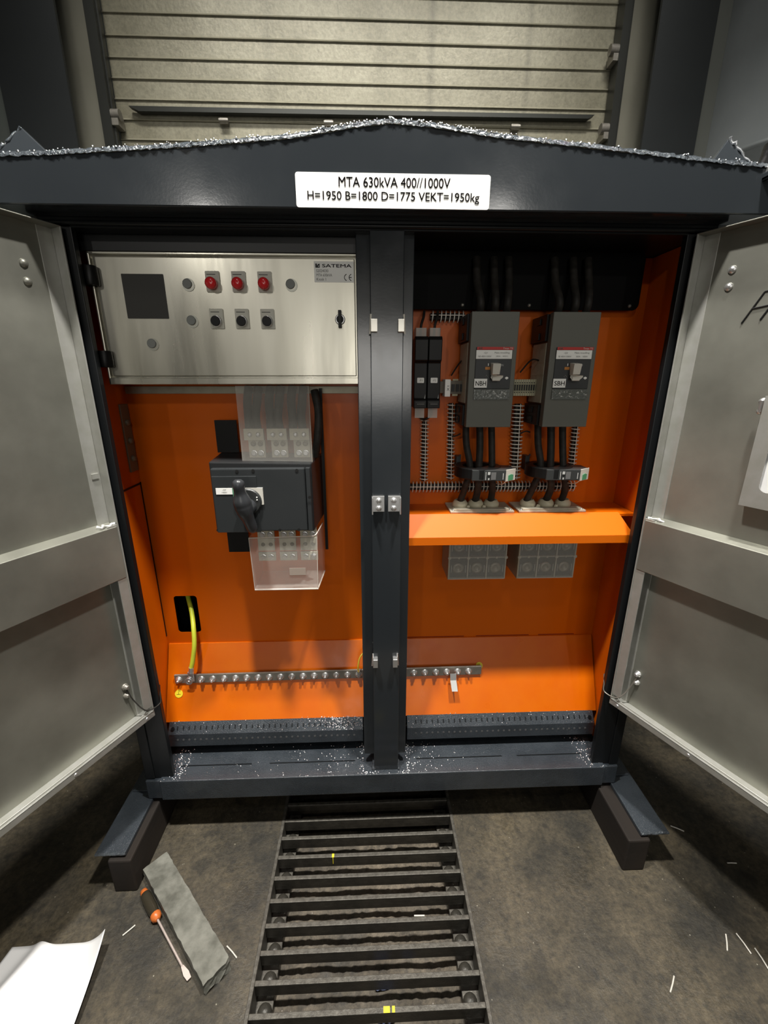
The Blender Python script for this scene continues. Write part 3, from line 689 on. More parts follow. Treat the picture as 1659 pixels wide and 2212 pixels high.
def cover(x0, x1, y0, y1, z0, z1, flare, closed_bottom, closed_top, mt, tt=.002):
    m = MB(); 
    m.add([(x0, y0, z1), (x1, y0, z1), (x1-flare, y0, z0), (x0+flare, y0, z0)], [(0, 3, 2, 1)])
    m.add([(x1, y0, z1), (x1+.005, y1, z1), (x1+.005, y1, z0), (x1-flare, y0, z0)], [(0, 3, 2, 1)])
    m.add([(x0, y0, z1), (x0-.002, y1, z1), (x0-.002, y1, z0), (x0+flare, y0, z0)], [(0, 1, 2, 3)])
    if closed_bottom: m.add([(x0+flare, y0, z0), (x1-flare, y0, z0), (x1+.005, y1, z0+.0), (x0-.002, y1, z0)], [(0, 1, 2, 3)])
    return m
o = obj('clear_cover', cover(-.449, -.232, .072, .19, 1.428, 1.66, .0, False, False, clear), clear, SW, solid=.002)
m = MB(); m.tube([(-.449, .072, 1.427), (-.232, .072, 1.427), (-.228, .18, 1.427)], .0022, 6); m.tube([(-.232, .072, 1.427), (-.232, .072, 1.66)], .0012, 5); m.box(-.445, -.236, .073, .080, 1.429, 1.4295); obj('cover_edge', m, mat('clear_edge', (.5, .47, .40), .3, alpha=.7), SW)
o = obj('clear_cover', cover(-.446, -.226, .045, .19, 1.0, 1.187, .004, True, False, clear), clear, SW, solid=.002)
m = MB(); m.tube([(-.446, .045, 1.186), (-.236, .045, 1.190), (-.226, .042, 1.199), (-.221, .19, 1.187)], .0018, 6); m.tube([(-.442, .045, 1.0), (-.230, .045, 1.0), (-.221, .19, 1.0)], .0030, 6); m.tube([(-.442, .045, 1.0), (-.446, .045, 1.186)], .0012, 5); m.tube([(-.230, .045, 1.0), (-.226, .045, 1.187)], .0016, 5)
obj('cover_edge', m, mat('clear_edge_pale', (.75, .66, .58), .3, alpha=.75), SW)
obj('cover_label', MB().box(-.322, -.268, .0435, .0445, 1.052, 1.078), mat('faded_label', (.40, .33, .28), .6, alpha=.8), SW)

# ================================================================== BREAKERS
def breaker(x0, name_txt, label):
    B = thing('circuit_breaker', (x0+.07, .15, 1.532), label, 'circuit breaker', 'circuit breakers in the right compartment')
    m = MB(); m.box(x0+.004, x0+.140, .10, .235, 1.545, 1.86)
    obj('body', m, dgrey, B, .003)
    m = MB(); m.box(x0, x0+.142, .081, .11, 1.534, 1.868); obj('front_cover', m, bgrey, B, .002)
    for z0, z1 in ((1.79, 1.866), (1.536, 1.60)):
        m = MB(); m.box(x0-.006, x0+.006, .115, .235, z0, z1); m.box(x0-.010, x0, .16, .19, z0+.006, z0+.026); m.box(x0-.010, x0, .16, .19, z1-.026, z1-.008)
        obj('terminal_shroud', m, black, B, .001)
    m = MB(); m.box(x0+.0005, x0+.003, .118, .225, 1.606, 1.785); m.box(x0+.0, x0+.004, .118, .225, 1.728, 1.7295); m.box(x0, x0+.004, .118, .225, 1.690, 1.6915)
    obj('side_label', m, beige2, B)
    m = MB(); m.box(x0+.018, x0+.128, .077, .083, 1.650, 1.770); face = obj('operating_face', m, bdark, B, .0015)
    m = MB(); m.box(x0+.020, x0+.130, .0755, .0775, 1.7625, 1.7705); o = obj('red_strip', m, redl, face)
    text('ABB', x0+.024, x0+.036, 1.764, 1.769, .0752, white2, o, bold=.02); text('Tmax T5', x0+.098, x0+.127, 1.764, 1.769, .0752, white2, o)
    m = MB(); m.box(x0+.018, x0+.126, .0745, .0765, 1.737, 1.7615); o = obj('rating_label', m, white, face)
    text('-Q1' if name_txt == 'NBH' else '-Q2', x0+.040, x0+.052, 1.751, 1.756, .0742, inkg, o); text('NB 400V/1000V' if name_txt == 'NBH' else 'SB 400V/1000V', x0+.024, x0+.064, 1.7415, 1.746, .0742, inkg, o)
    text('Maks innstilling', x0+.073, x0+.118, 1.7505, 1.7565, .0742, inkg, o); text('(80A - 400V)' if name_txt == 'NBH' else '300A - 1000V', x0+.078, x0+.114, 1.7415, 1.746, .0742, inkg, o)
    m = MB(); m.box(x0+.063, x0+.090, .0755, .0775, 1.676, 1.727); m.mat(1); m.box(x0+.048, x0+.063, .0755, .0772, 1.706, 1.714); obj('toggle_slot', m, [ink, orl], face)
    m = MB(); m.add([(x0+.063, .076, 1.726), (x0+.087, .076, 1.726), (x0+.087, .045, 1.722), (x0+.063, .045, 1.722), (x0+.064, .050, 1.692), (x0+.086, .050, 1.692), (x0+.084, .076, 1.690), (x0+.066, .076, 1.690)],
                    [(0, 1, 2, 3), (3, 2, 5, 4), (4, 5, 6, 7), (0, 3, 4, 7), (1, 6, 5, 2)])
    m.add([(x0+.067, .07, 1.692), (x0+.080, .052, 1.690), (x0+.098, .055, 1.689), (x0+.098, .055, 1.684), (x0+.091, .058, 1.677), (x0+.068, .058, 1.675), (x0+.064, .066, 1.684)], [(0, 6, 5, 4, 3, 2, 1)])
    m.box(x0+.068, x0+.091, .058, .064, 1.674, 1.684)
    obj('toggle_lever', m, white2, face, .0012)
    text('I', x0+.056, x0+.058, 1.717, 1.724, .0765, white, face); text('O', x0+.050, x0+.057, 1.683, 1.690, .0765, white, face, bold=.03); text('OFF' if False else 'ON', x0+.093, x0+.103, 1.716, 1.722, .0765, ctext, face)
    m = MB(); m.lathe((x0+.116, .077, 1.682), (0, -1, 0), [(.004, 0), (.004, .001)], 12); m.box(x0+.111, x0+.121, .0762, .0768, 1.6805, 1.6835); obj('test_mark', m, white, face)
    m = MB(); m.box(x0+.017, x0+.056, .0738, .0765, 1.654, 1.680); o = obj('name_tag', m, white, face); text(name_txt, x0+.021, x0+.053, 1.660, 1.673, .0735, ink, o, bold=.015)
    m = MB(); m.box(x0+.018, x0+.128, .076, .081, 1.619, 1.648)
    fz = []
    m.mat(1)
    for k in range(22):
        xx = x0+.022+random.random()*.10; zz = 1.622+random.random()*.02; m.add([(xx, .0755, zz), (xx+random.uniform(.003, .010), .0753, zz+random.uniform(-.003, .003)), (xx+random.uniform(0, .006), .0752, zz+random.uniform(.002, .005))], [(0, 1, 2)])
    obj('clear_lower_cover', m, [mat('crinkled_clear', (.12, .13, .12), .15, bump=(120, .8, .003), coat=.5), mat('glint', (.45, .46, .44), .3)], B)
    # outgoing and incoming cables belong to their own things
    return B
NB = breaker(.252, 'NBH', 'grey circuit breaker tagged NBH, beside the black fuse holders')
SB = breaker(.495, 'SBH', 'grey circuit breaker tagged SBH, nearest the right side wall')
random.seed(11)
def cab(pts, r, label, group='power cables of the two breakers'):
    o = obj('power_cable', MB().tube(smooth_path(pts, 7), r, 12), cable, loc=pts[-1]); return tag(o, label, 'cable', group)
names = {0: 'left', 1: 'middle', 2: 'right'}
for tagname, xs_t, xs_b in (('NBH', (.272, .318, .358), (.268, .322, .378)), ('SBH', (.516, .560, .600), (.506, .577, .634))):
    for i in range(3):
        cab([(xs_t[i], .17, 1.536), (xs_t[i]+.002, .155, 1.47), ((xs_t[i]*.7+xs_b[i]*.3)+(.018 if i == 0 else .0), .145, 1.39), (xs_b[i]+(.008, 0, -.006)[i], .15, 1.32), (xs_b[i], .18, 1.262), (xs_b[i], .184, 1.2505)], .0115 if i != 1 else .0122,
            'thick dark cable dropping from breaker %s to the %s grommet' % (tagname, ('leftmost', 'middle', 'rightmost')[i]))
for tagname, xs_t in (('NBH', (.290, .335, .372)), ('SBH', (.530, .580, .618))):
    for i in range(3):
        pts = [(xs_t[i], .15, 1.86), (xs_t[i]-.004, .125, 1.90), (xs_t[i]-.010+.008*i, .16, 1.96), (xs_t[i]-.01+.008*i, .185, 2.03)]
        o = obj('feed_cable', MB().tube(smooth_path(pts, 6), .012, 10), cable, loc=pts[0])
        tag(o, 'short dark cable rising from the top of breaker %s, %s of three' % (tagname, ('leftmost', 'middle', 'rightmost')[i]), 'cable', 'feed cables above the breakers')

# current transformer rings
def ctr(cx, label):
    T = thing('current_transformer', (cx, .15, 1.362), label, 'current transformer', 'ring transformers under the breakers')
    m = MB(); m.ring((cx, .150, 1.364), (0, 0, 1), .077, .050, .036, 40); obj('ring_core', m, black, T, .003)
    m = MB(); m.add([(cx-.035, .075, 1.362), (cx+.075, .070, 1.362), (cx+.112, .095, 1.362), (cx+.112, .150, 1.362), (cx+.06, .17, 1.362), (cx-.035, .10, 1.362),
                     (cx-.035, .075, 1.398), (cx+.075, .070, 1.398), (cx+.112, .095, 1.398), (cx+.112, .150, 1.398), (cx+.06, .17, 1.398), (cx-.035, .10, 1.398)],
                    [(5,4,3,2,1,0), (6,7,8,9,10,11)] + [(i, (i+1) % 6, 6+(i+1) % 6, 6+i) for i in range(6)])
    obj('relay_housing', m, dgrey, T, .002)
    y = .0690
    m = MB(); m.box(cx+.008, cx+.010, .0705, .0715, 1.366, 1.392); m.box(cx+.015, cx+.023, .070, .071, 1.383, 1.392); m.box(cx+.017, cx+.021, .070, .071, 1.366, 1.372); m.box(cx+.064, cx+.066, .068, .0695, 1.368, 1.388)
    obj('printed_mark', m, ctext, T)
    m = MB(); m.box(cx+.026, cx+.042, .0695, .0705, 1.367, 1.391); obj('grey_panel', m, mat('panel_grey', (.12, .12, .12), .5), T)
    m = MB(); m.add([(cx+.074, .0685, 1.361), (cx+.113, .093, 1.361), (cx+.113, .093, 1.399), (cx+.074, .0685, 1.399), (cx+.074, .0715, 1.361), (cx+.113, .096, 1.361), (cx+.113, .096, 1.399), (cx+.074, .0715, 1.399)],
                    [(0, 1, 2, 3), (4, 7, 6, 5), (0, 4, 5, 1), (2, 6, 7, 3), (1, 5, 6, 2), (0, 3, 7, 4)]); obj('end_label', m, white2, T)
    m = MB(); m.add([(cx+.084, .0735, 1.363), (cx+.104, .0862, 1.363), (cx+.104, .0862, 1.380), (cx+.094, .0798, 1.383), (cx+.084, .0735, 1.380)], [(0, 1, 2, 3, 4)]); obj('green_mark', m, green, T, solid=.001)
    m = MB(); m.box(cx-.06, cx-.045, .21, .245, 1.37, 1.42); m.lathe((cx-.05, .20, 1.425), (0, -1, 0), [(.004, 0), (.003, .003)], 8); obj('mounting_foot', m, dgrey, T)
    m = MB(); m.tube(smooth_path([(cx+.078, .075, 1.362), (cx+.072, .10, 1.345), (cx+.062, .17, 1.335)], 5), .0016, 6); obj('signal_wire', m, comb, T)
    return T
ctr(.315, 'black ring transformer around the three cables below breaker NBH')
ctr(.560, 'black ring transformer around the three cables below breaker SBH')

# gland plates
def gland(x0, x1, xs, label):
    G = thing('gland_plate', ((x0+x1)/2, .19, 1.236), label, 'cable gland plate', 'gland plates on the orange shelf')
    obj('plate', MB().box(x0, x1, .125, .24, 1.2365, 1.244), beige2, G, .0015)
    obj('clamp_bar', MB().box(x0+.012, x1-.018, .128, .150, 1.244, 1.250), beige2, G, .0015)
    for x in xs:
        m = MB(); m.lathe((x, .185, 1.244), (0, 0, 1), [(.026, 0), (.0275, .004), (.027, .014), (.020, .024), (.0165, .026), (.014, .020)], 24); obj('grommet', m, beige, G)
    for x in [(a+b)/2-.004 for a, b in zip(xs, xs[1:])]: obj('plug', MB().lathe((x, .158, 1.244), (0, 0, 1), [(.0065, 0), (.0065, .009), (.004, .012)], 12), beige, G)
    for x in (x0+.010, x1-.012): obj('screw', MB().lathe((x, .135, 1.244), (0, 0, 1), [(.004, 0), (.004, .003), (.002, .004)], 10), steel_b, G)
    return G
gland(.226, .448, (.270, .326, .382), 'beige gland plate with three grommets under breaker NBH')
gland(.464, .700, (.514, .580, .642), 'beige gland plate with three grommets under breaker SBH')

# clear terminal blocks under the shelf
def tblock(x0, label):
    T = thing('terminal_block', (x0+.1, .18, .99), label, 'terminal block', 'clear terminal blocks under the orange shelf')
    W_, z0, z1 = .202, .99, 1.15
    m = MB(); m.box(x0, x0+W_, .13, .235, z0+.004, z1); obj('insulator_body', m, mat('block_grey', (.055, .052, .045), .5), T, .003)
    m = MB()
    for i in range(4):
        x = x0 + W_*i/3; m.box(x-.002, x+.002, .118, .150, z0, z1)
    for z in (z0, z0+.082, z1-.004): m.box(x0, x0+W_, .118, .150, z-.0015+.0015, z+.003)
    for i in range(4):
        x = x0 + W_*i/3; m.lathe((x, .119, z0+.083), (0, -1, 0), [(.007, 0), (.006, .003)], 8)
    for i in range(3): m.lathe((x0+W_*(i+.5)/3, .119, z0+.083), (0, -1, 0), [(.0045, 0), (.004, .002)], 8)
    obj('cell_ribs', m, mat('rib_plastic', (.38, .35, .29), .4), T, .0008)
    for r_ in range(2):
        for i in range(3):
            cx = x0 + W_*(i+.5)/3; cz = z0+.040+.082*r_
            m = MB(); m.lathe((cx, .13, cz), (0, -1, 0), [(.021, 0), (.021, .006), (.015, .008), (.010, .008), (.009, .003), (.002, .003)], 20)
            obj('terminal_screw', m, mat('terminal_dull', (.22, .20, .16), .4, metal=.4), T)
            m = MB(); m.box(cx-.026, cx-.0245, .119, .121, cz-.014, cz+.014); m.box(cx+.0245, cx+.026, .119, .121, cz-.014, cz+.014); obj('glint_rib', m, frost, T)
    m = MB(); m.box(x0+.001, x0+W_-.001, .1155, .117, z0, z1); obj('clear_lid', m, clear, T)
    m = MB(); m.box(x0-.004, x0-.001, .117, .24, z0, z1); obj('side_wall', m, mat('side_plastic', (.34, .29, .21), .5), T)
    return T
tblock(.229, 'clear six-cell terminal block under the shelf, below breaker NBH')
tblock(.479, 'clear six-cell terminal block under the shelf, below breaker SBH')

# fuse holders
def fuse(x0, lab, label):
    F_ = thing('fuse_holder', (x0+.021, .2, 1.586), label, 'fuse holder', 'black fuse holders beside the centre post')
    m = MB(); m.prismx([(.235, 1.590), (.235, 1.800), (.150, 1.806), (.143, 1.795), (.145, 1.735), (.158, 1.728), (.158, 1.620), (.150, 1.612), (.150, 1.588)], x0, x0+.0415); obj('body', m, black, F_, .002)
    m = MB(); m.rrect(x0+.010, x0+.032, 1.667, 1.683, .1565, .002, .001); o = obj('circuit_label', m, white, F_); text(lab, x0+.016, x0+.027, 1.672, 1.678, .1562, inkg, o)
    m = MB(); m.box(x0+.006, x0+.036, .1490, .1495, 1.6065, 1.6075); m.box(x0+.010, x0+.034, .1490, .1495, 1.600, 1.603); obj('print_line', m, mat('faint_print', (.14, .14, .13), .6), F_)
    m = MB(); m.prism([(x0+.033, 1.614), (x0+.037, 1.612), (x0+.037, 1.632)], .1565, .1575); obj('arrow_mark', m, ctext, F_)
    m = MB(); m.box(x0+.004, x0+.038, .17, .172, 1.803, 1.832); m.box(x0+.004, x0+.006, .17, .22, 1.803, 1.832); m.box(x0+.036, x0+.038, .17, .22, 1.803, 1.832)
    obj('clear_terminal_cap', m, frost, F_); obj('clear_terminal_cap', MB().box(x0+.006, x0+.037, .17, .172, 1.556, 1.588), frost, F_)
    m = MB(); m.tube(smooth_path([(x0+.02, .19, 1.80), (x0+.022, .185, 1.84), (x0+.030, .195, 1.865), (x0+.034, .21, 1.885)], 5), .004, 8); m.tube(smooth_path([(x0+.02, .19, 1.59), (x0+.02, .195, 1.562), (.137, .215, 1.545)], 5), .004, 8); obj('fuse_wire', m, cable, F_)
fuse(.094, '-F1', 'black fuse holder next to the centre post, left one of the pair')
fuse(.1375, '-F2', 'black fuse holder on the terminal strip side, right one of the pair')

# DIN rail and terminal strips
R_ = obj('mounting_rail', MB().box(.17, .70, .222, .240, 1.640, 1.668).box(.17, .70, .218, .224, 1.636, 1.641).box(.17, .70, .218, .224, 1.667, 1.672), zinc, loc=(.45, .23, 1.654)); tag(R_, 'thin metal mounting rail running behind the breakers', 'rail')
S1 = thing('terminal_strip', (.234, .21, 1.625), 'small terminal strip marked X1 left of breaker NBH', 'terminal strip')
obj('base', MB().box(.214, .262, .175, .225, 1.632, 1.674).box(.182, .196, .19, .225, 1.634, 1.672), mat('brown_terminal', (.12, .10, .075), .5), S1, .001)
m = MB(); m.box(.196, .214, .165, .22, 1.624, 1.678); o = obj('marker_plate', m, white, S1, .001)
text('X1', -.008, .008, -.0035, .0035, 0, ink, o, M=Matrix.Translation((.2065, .1645, 1.650)) @ Matrix.Rotation(-PI/2, 4, 'Y'))
m = MB()
for k in range(3): m.box(.219+k*.014, .229+k*.014, .170, .176, 1.640, 1.663)
obj('wire_entry', m, ink, S1)
obj('clamp_mark', MB().box(.222, .240, .1735, .175, 1.626, 1.632).box(.222, .240, .1735, .175, 1.674, 1.679), mat('khaki', (.35, .33, .22), .5), S1)
S2 = thing('terminal_strip', (.46, .21, 1.625), 'row of beige terminals between breakers NBH and SBH', 'terminal strip')
m = MB()
for k in range(14): m.box(.400+k*.0078, .4072+k*.0078, .170, .225, 1.626, 1.678)
obj('terminal_row', m, mat('beige_terminal', (.40, .38, .26), .5), S2, .0006)
m = MB()
for k in range(14): m.box(.4012+k*.0078, .4058+k*.0078, .168, .171, 1.643, 1.662)
for k in range(14): m.box(.4020+k*.0078, .4050+k*.0078, .168, .171, 1.636, 1.639); m.box(.4020+k*.0078, .4050+k*.0078, .168, .171, 1.666, 1.669)
obj('wire_entry', m, ink, S2)
S3 = thing('terminal_strip', (.69, .21, 1.63), 'small dark terminal at the right edge of breaker SBH', 'terminal strip')
obj('base', MB().box(.655, .690, .19, .225, 1.632, 1.672), mat('dark_terminal', (.05, .045, .035), .5), S3, .001)
obj('clamp_mark', MB().box(.665, .685, .188, .19, 1.628, 1.633), mat('khaki2', (.25, .23, .16), .5), S3)

# spiral wrapped wire bundles
def wrap(p0, p1, r, label, turns=None):
    p0, p1 = Vector(p0), Vector(p1); L_ = (p1-p0).length; ax = (p1-p0).normalized()
    turns = turns or int(L_/.0128)
    u = ax.cross(Vector((0, 1, 0))).normalized(); v = Vector((0, -1, 0))
    W = thing('wrapped_wire_bundle', tuple(p0.lerp(p1, .5)), label, 'wire bundle', 'wires in white spiral wrap')
    c = MB(); N_ = turns*10
    for t_ in range(turns):
        q = p0 + ax*(L_*(t_+.5)/turns)
        arc = []
        for k in range(9):
            a = -1.9 + 3.8*k/8; arc.append(q + v*(r*math.cos(a)*.9) + u*(r*1.15*math.sin(a)) + ax*(.0012*math.sin(a)) )
        c.tube(arc, .0019, 5)
    c.tube([p0 + v*r*.85 + u*r*.2, p1 + v*r*.85 + u*r*.2], .0016, 4)
    obj('spiral_wrap', c, comb, W)
    for dx in (-.3, .3):
        b_ = MB(); b_.tube([p0 + u*r*dx, p0.lerp(p1, .5)+u*r*dx*1.2, p1 + u*r*dx], r*.42, 7); obj('wire', b_, cable, W)
    return W
wrap((.142, .236, 1.548), (.145, .236, 1.328), .0120, 'vertical white wrapped wires below the black fuse holders')
wrap((.232, .236, 1.600), (.240, .236, 1.332), .0118, 'vertical white wrapped wires left of breaker NBH')
wrap((.462, .225, 1.598), (.472, .225, 1.335), .0175, 'vertical white wrapped wires between the two breakers')
wrap((.678, .236, 1.530), (.684, .236, 1.330), .0125, 'vertical white wrapped wires right of breaker SBH')
wrap((.085, .230, 1.306), (.700, .230, 1.304), .0165, 'long horizontal white wrapped wires above the orange shelf')
wrap((.150, .232, 1.872), (.262, .232, 1.872), .0150, 'short horizontal white wrapped wires under the black cover panel')
# loose control wires
for pts, lb_ in (([(.262, .20, 1.50), (.248, .205, 1.492), (.238, .22, 1.488)], 'thin dark wire from breaker NBH to the wrapped wires on its left'),
                 ([(.50, .19, 1.505), (.487, .20, 1.507), (.465, .215, 1.492)], 'thin dark wire from breaker SBH to the wrapped wires on its left'),
                 ([(.248, .18, 1.735), (.240, .20, 1.72), (.225, .22, 1.69)], 'thin dark wire beside the side label of breaker NBH'),
                 ([(.50, .16, 1.735), (.480, .19, 1.738), (.455, .215, 1.70)], 'thin dark wire beside the side label of breaker SBH')):
    o = obj('control_wire', MB().tube(smooth_path(pts, 5), .0026, 6), cable, loc=pts[0]); tag(o, lb_, 'wire', 'loose control wires')

# ================================================================== EARTH BAR
EB = thing('earth_bar', (-.22, .18, .53), 'long flat steel earth bar carrying a row of bolts across both compartments', 'earth bar')
BY = .176; zl, zr = .549, .562
def bz(x): return .546 + (x+.83)/1.23*.008
m = MB(); m.prism([(-.828, .528), (.392, .536), (.392, .574), (-.828, .566)], BY, BY+.008); obj('bar', m, zinc_s, EB, .001)
for x in (-.78, -.2, .35): obj('standoff', MB().cyl((x, BY+.008, bz(x)), (0, 1, 0), .008, .020, 12), zinc_s, EB)
proto = None
for k in range(27):
    x = -.811 + k*.04425; z = bz(x)
    if proto is None:
        m = MB(); m.lathe((x, BY, z), (0, -1, 0), [(.0135, 0), (.0130, .0025), (.0095, .003)], 20); m.lathe((x, BY-.003, z), (0, -1, 0), [(.0098, 0), (.0098, .0065)], 6); m.lathe((x, BY-.0095, z), (0, -1, 0), [(.0055, 0), (.0055, .0075), (.004, .009)], 12)
        proto = obj('earth_bolt', m, steel_b, EB, 0, loc=(x-EB.location.x, 0, 0))
    else:
        c = proto.copy(); COL.objects.link(c); c.parent = EB; c.location = (x-EB.location.x, 0, z-bz(-.811)); c.rotation_euler = (0, 0, 0)
# earth cable from the hole
cb = MB(); P = [(-.835, .42, .93), (-.80, .33, .855), (-.762, .262, .800), (-.738, .205, .755), (-.732, .178, .70), (-.742, .168, .640), (-.752, .166, .604)]
EC = thing('earth_cable', (-.76, .17, .56), 'yellow green earth cable coming out of the square hole to the earth bar', 'cable')
obj('sheath', MB().tube(smooth_path(P, 7), .0088, 12), ygreen, EC)
m = MB(); m.tube([(-.751, .166, .610), (-.754, .165, .585)], .0098, 12); m.box(-.768, -.746, .163, .169, .545, .588); m.ring((-.7665, .160, .549), (0, -1, 0), .015, .008, .002); obj('cable_lug', m, steel_b, EC, .001)
EC2 = thing('earth_cable', (-.1, .2, .57), 'thin yellow green wire curving up behind the centre post', 'cable')
obj('sheath', MB().tube(smooth_path([(-.103, .158, .575), (-.104, .160, .602), (-.094, .175, .635), (-.06, .20, .652), (-.02, .22, .655)], 6), .0030, 8), mat('dull_yellow', (.55, .40, .03), .45), EC2)
obj('cable_lug', MB().box(-.108, -.098, .156, .160, .556, .580), steel_b, EC2)
FL = obj('hanging_lug', MB().add([(.262, .158, .556), (.286, .158, .556), (.286, .152, .530), (.262, .152, .530), (.266, .128, .496), (.289, .128, .496)], [(0, 3, 2, 1), (3, 4, 5, 2)]), steel_b, loc=(.275, .158, .55), solid=.003)
tag(FL, 'bent bright metal strip hanging from the right part of the earth bar', 'metal strip')

# ================================================================== FLOOR GRATING
GR = thing('floor_grating', (-.07, -.3, 0), 'dark iron drain grating of flat bars running under the kiosk', 'floor grating')
m = MB(); 
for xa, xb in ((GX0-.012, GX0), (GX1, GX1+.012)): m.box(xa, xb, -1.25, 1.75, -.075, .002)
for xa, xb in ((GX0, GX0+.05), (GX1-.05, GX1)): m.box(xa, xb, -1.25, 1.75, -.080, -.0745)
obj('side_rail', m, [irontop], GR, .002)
y = -.062 + .0695*14; k = 0
proto = None
ys = [-.062 + .0690*j for j in range(-11, 17)]
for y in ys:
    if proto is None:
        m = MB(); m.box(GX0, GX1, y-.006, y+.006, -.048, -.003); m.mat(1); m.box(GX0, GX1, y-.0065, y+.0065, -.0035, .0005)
        proto = obj('bar', m, [ironm, irontop], GR, .0015, loc=(0, y+.3, 0))
    else:
        c = proto.copy(); COL.objects.link(c); c.parent = GR; c.location = (0, y+.3, 0)
pp = None
for y in ys[:-1]:
    for x in (GX0+.032, GX1-.032):
        yc = y+.032
        if pp is None:
            m = MB(); m.lathe((x, yc, -.075), (0, 0, 1), [(.021, 0), (.021, .020), (.017, .030), (.008, .034), (.001, .035)], 14); pp = obj('support_stud', m, ironm, GR, loc=(x+.07, yc+.3, 0))
        else:
            c = pp.copy(); COL.objects.link(c); c.parent = GR; c.location = (x+.07, yc+.3, 0)
m = MB(); m.box(-.205, -.197, -.1385, -.1255, .0006, .0012); m.box(-.2025, -.1995, -.1390, -.1386, -.032, 0)
m.box(-.03, -.012, -.5515, -.538, .0006, .0012); m.box(-.006, .002, -.5515, -.538, .0006, .0012)
obj('paint_mark', m, yel, GR)
# gravel bed
gv = MB(); nx, ny = 46, 150; vs = []
for j in range(ny):
    for i in range(nx):
        vs.append((GX0+.045 + (GX1-GX0-.09)*i/(nx-1), -1.25 + 2.4*j/(ny-1), -.105 + random.uniform(-.005, .005) + .003*math.sin(i*.35+j*.2)))
gv.add(vs, [(j*nx+i, j*nx+i+1, (j+1)*nx+i+1, (j+1)*nx+i) for j in range(ny-1) for i in range(nx-1)], True)
o = obj('gravel', gv, gravel_m, loc=(-.07, 0, -.12)); tag(o, 'dirty gravel lying in the drain under the grating', 'gravel', kind='stuff')
for x, y, s_, lb_ in ((-.03, -.445, .022, 'upper blue rag scrap in the drain gravel'), (.055, -.445, .018, 'pale blue rag scrap towards the right side of the drain'), (-.02, -.515, .024, 'lower blue rag scrap in the drain gravel')):
    m = MB(); vs = [(x+random.uniform(-1, 1)*s_, y+random.uniform(-.6, .6)*s_, -.100+random.random()*.01) for _ in range(1)]
    q = 6; g2 = [(x + (i/q-.5)*2*s_, y+(j/q-.5)*1.2*s_, -.103+random.uniform(0, .01)) for j in range(q+1) for i in range(q+1)]
    m.add(g2, [(j*(q+1)+i, j*(q+1)+i+1, (j+1)*(q+1)+i+1, (j+1)*(q+1)+i) for j in range(q) for i in range(q)], True)
    o = obj('rag_scrap', m, mat('blue_rag', (.10, .12, .22), .7), loc=(x, y, -.1), solid=.002); tag(o, lb_, 'rag')

# ================================================================== TIMBERS, PLANK, SCREWDRIVER, PAPER
m = MB(); m.box(.835, .915, -.222, 1.5, 0.0, .1445); o = obj('timber_beam', m, timber, loc=(.875, .6, 0), bevel=.006); tag(o, 'dark timber beam under the right foot of the kiosk', 'timber beam', 'timber beams under the kiosk')
m = MB(); m.box(-.94, -.862, -.222, 1.5, 0.0, .1445); o = obj('timber_beam', m, timber, loc=(-.89, .6, 0), bevel=.006); tag(o, 'dark timber beam under the left foot of the kiosk', 'timber beam', 'timber beams under the kiosk')
# plank
d = Vector((-.715, .70, 0)).normalized(); nrm = Vector((d.y, -d.x, 0))
c0 = Vector((-.505, -.472, 0)); Lp, Wp, Tp = .450, .080, .05
nx, nyy, nz_ = 30, 6, 4
m = MB(); random.seed(5)
def pl(i, j, k):
    t_ = i/nx; 
    p = c0 + d*(Lp*t_) + nrm*(Wp*(j/nyy-.5)) + Vector((0, 0, Tp*k/nz_))
    edge = (j in (0, nyy)) + (k in (0, nz_)) + (i in (0, nx))
    e = .0013 if edge >= 2 else .0003
    rr = random.Random(i*131+j*17+k*7)
    p += Vector((rr.uniform(-e, e), rr.uniform(-e, e), -abs(rr.uniform(0, e)) if k == nz_ else 0))
    if i == 0: p += d*rr.uniform(0, .012)
    return p
idx = {}
vs = []
for i in range(nx+1):
    for j in range(nyy+1):
        for k in range(nz_+1):
            if i in (0, nx) or j in (0, nyy) or k in (0, nz_): idx[(i, j, k)] = len(vs); vs.append(pl(i, j, k))
fs = []
for i in range(nx):
    for j in range(nyy):
        for k in (0, nz_): q = [idx[(i, j, k)], idx[(i+1, j, k)], idx[(i+1, j+1, k)], idx[(i, j+1, k)]]; fs.append(tuple(q if k == 0 else q[::-1]))
    for k in range(nz_):
        for j in (0, nyy): q = [idx[(i, j, k)], idx[(i, j, k+1)], idx[(i+1, j, k+1)], idx[(i+1, j, k)]]; fs.append(tuple(q if j == 0 else q[::-1]))
for j in range(nyy):
    for k in range(nz_):
        for i in (0, nx): q = [idx[(i, j, k)], idx[(i, j+1, k)], idx[(i, j+1, k+1)], idx[(i, j, k+1)]]; fs.append(tuple(q if i == 0 else q[::-1]))
m.add(vs, fs)
o = obj('wooden_plank', m, plankm, loc=tuple(c0 + d*Lp/2)); tag(o, 'weathered grey wooden plank lying on the floor left of the grating', 'plank')
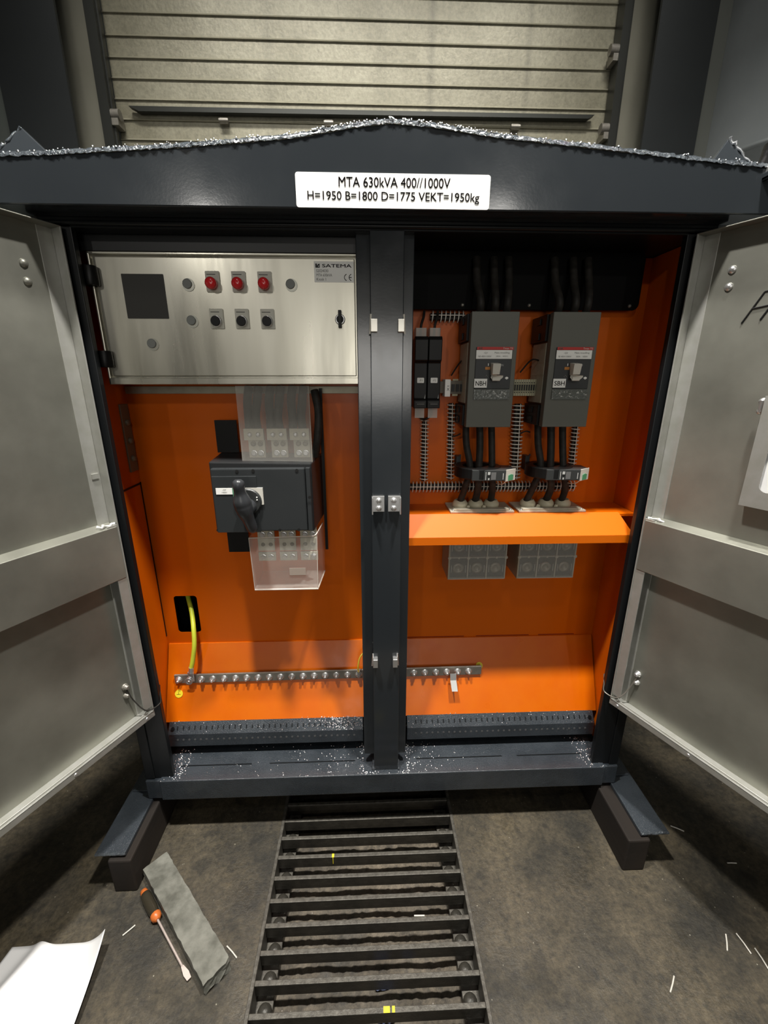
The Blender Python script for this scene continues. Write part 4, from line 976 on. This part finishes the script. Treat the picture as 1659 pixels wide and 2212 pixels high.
# screwdriver
SD = thing('screwdriver', (-.73, -.30, 0), 'long screwdriver with orange capped handle lying beside the plank', 'screwdriver')
a_ = Vector((-.828, -.240, .017)); b_ = Vector((-.752, -.315, .018)); dv = (b_-a_).normalized(); tip = Vector((-.594, -.463, .006))
m = MB(); m.lathe(a_, dv, [(.006, 0), (.015, .006), (.0165, .02), (.0165, .07), (.014, .085), (.0155, .096)], 10); obj('handle', m, handm, SD)
m = MB(); m.lathe(a_ - dv*.012, dv, [(.004, 0), (.011, .003), (.013, .016)], 12); m.lathe(b_ - dv*.016, dv, [(.0155, 0), (.0165, .004), (.015, .014), (.007, .022)], 12); obj('handle_cap', m, handr, SD)
m = MB(); m.tube([b_, b_.lerp(tip, .82)], .0036, 8); e1 = b_.lerp(tip, .80); dd = (tip-b_).normalized(); sd_ = Vector((-dd.y, dd.x, 0))
m.add([e1+sd_*.0035, e1-sd_*.0035, e1+dd*.025-sd_*.008, tip-sd_*.006, tip+sd_*.006, e1+dd*.025+sd_*.008] + [q+Vector((0, 0, .003)) for q in (e1+sd_*.0035, e1-sd_*.0035, e1+dd*.025-sd_*.008, tip-sd_*.006, tip+sd_*.006, e1+dd*.025+sd_*.008)],
      [(0, 1, 2, 3, 4, 5), (11, 10, 9, 8, 7, 6)] + [(i, 6+i, 6+(i+1) % 6, (i+1) % 6) for i in range(6)])
obj('blade', m, mat('pale_blade', (.62, .52, .48), .35, metal=.5), SD)
# paper
m = MB(); nx, ny = 40, 30; vs = []
A = Vector((-1.165, -.370, 0)); B_ = Vector((-.872, -.372, 0)); Cc = Vector((-.845, -.70, 0)); Dd = Vector((-1.22, -.70, 0))
for j in range(ny+1):
    for i in range(nx+1):
        s_, t_ = i/nx, j/ny
        p = A.lerp(B_, s_).lerp(Dd.lerp(Cc, s_), t_)
        z = .012 + .030*math.exp(-((s_*1.3+t_*.35-.42)/.10)**2)*.6 + .055*max(0, s_-.72)**2/.078*math.exp(-t_*3.0) + .012*s_
        if s_ < .06: z += .0
        p = p + Vector((0, 0, z))
        vs.append(p)
m.add(vs, [(j*(nx+1)+i, (j+1)*(nx+1)+i, (j+1)*(nx+1)+i+1, j*(nx+1)+i+1) for j in range(ny) for i in range(nx)], True)
o = obj('paper_sheet', m, papm, loc=(-1.0, -.5, .01), solid=.0006); tag(o, 'large white paper sheet with a curled corner on the floor', 'paper')
# clippings
cl = [((1.115, -.072), (1.153, -.095), 'on the floor by the right foot of the kiosk'), ((1.229, -.212), (1.262, -.214), 'on the floor at the right frame edge, lying level'),
      ((1.057, -.416), (1.029, -.456), 'on the floor at lower right, upright and leftmost of a trio'), ((1.092, -.415), (1.096, -.466), 'on the floor at lower right, middle of a trio'),
      ((1.119, -.453), (1.117, -.502), 'on the floor at lower right, rightmost of a trio'), ((.826, -.507), (.791, -.541), 'on the floor between the trio and the grating'),
      ((-.509, -.387), (-.470, -.417), 'on the floor between the plank and the grating'), ((-.846, -.348), (-.820, -.322), 'on the floor between the paper and the screwdriver')]
clm = mat('cut_wire', (.62, .60, .54), .4)
for a_, b_, lb_ in cl:
    o = obj('wire_clipping', MB().tube([(a_[0], a_[1], .003), ((a_[0]+b_[0])/2+.001, (a_[1]+b_[1])/2, .0036), (b_[0], b_[1], .003)], .0022, 6), clm, loc=((a_[0]+b_[0])/2, (a_[1]+b_[1])/2, 0)); tag(o, 'white wire clipping ' + lb_, 'wire clipping', 'wire clippings on the floor')
for (x, y), (x2, y2), lb_ in (((.078, -.330), (.112, -.331), 'white wire clipping lying across a grating bar'),):
    o = obj('wire_clipping', MB().tube([(x, y, .003), (x2, y2, .003)], .0025, 6), clm, loc=(x, y, .001)); tag(o, lb_, 'wire clipping', 'wire clippings on the floor')
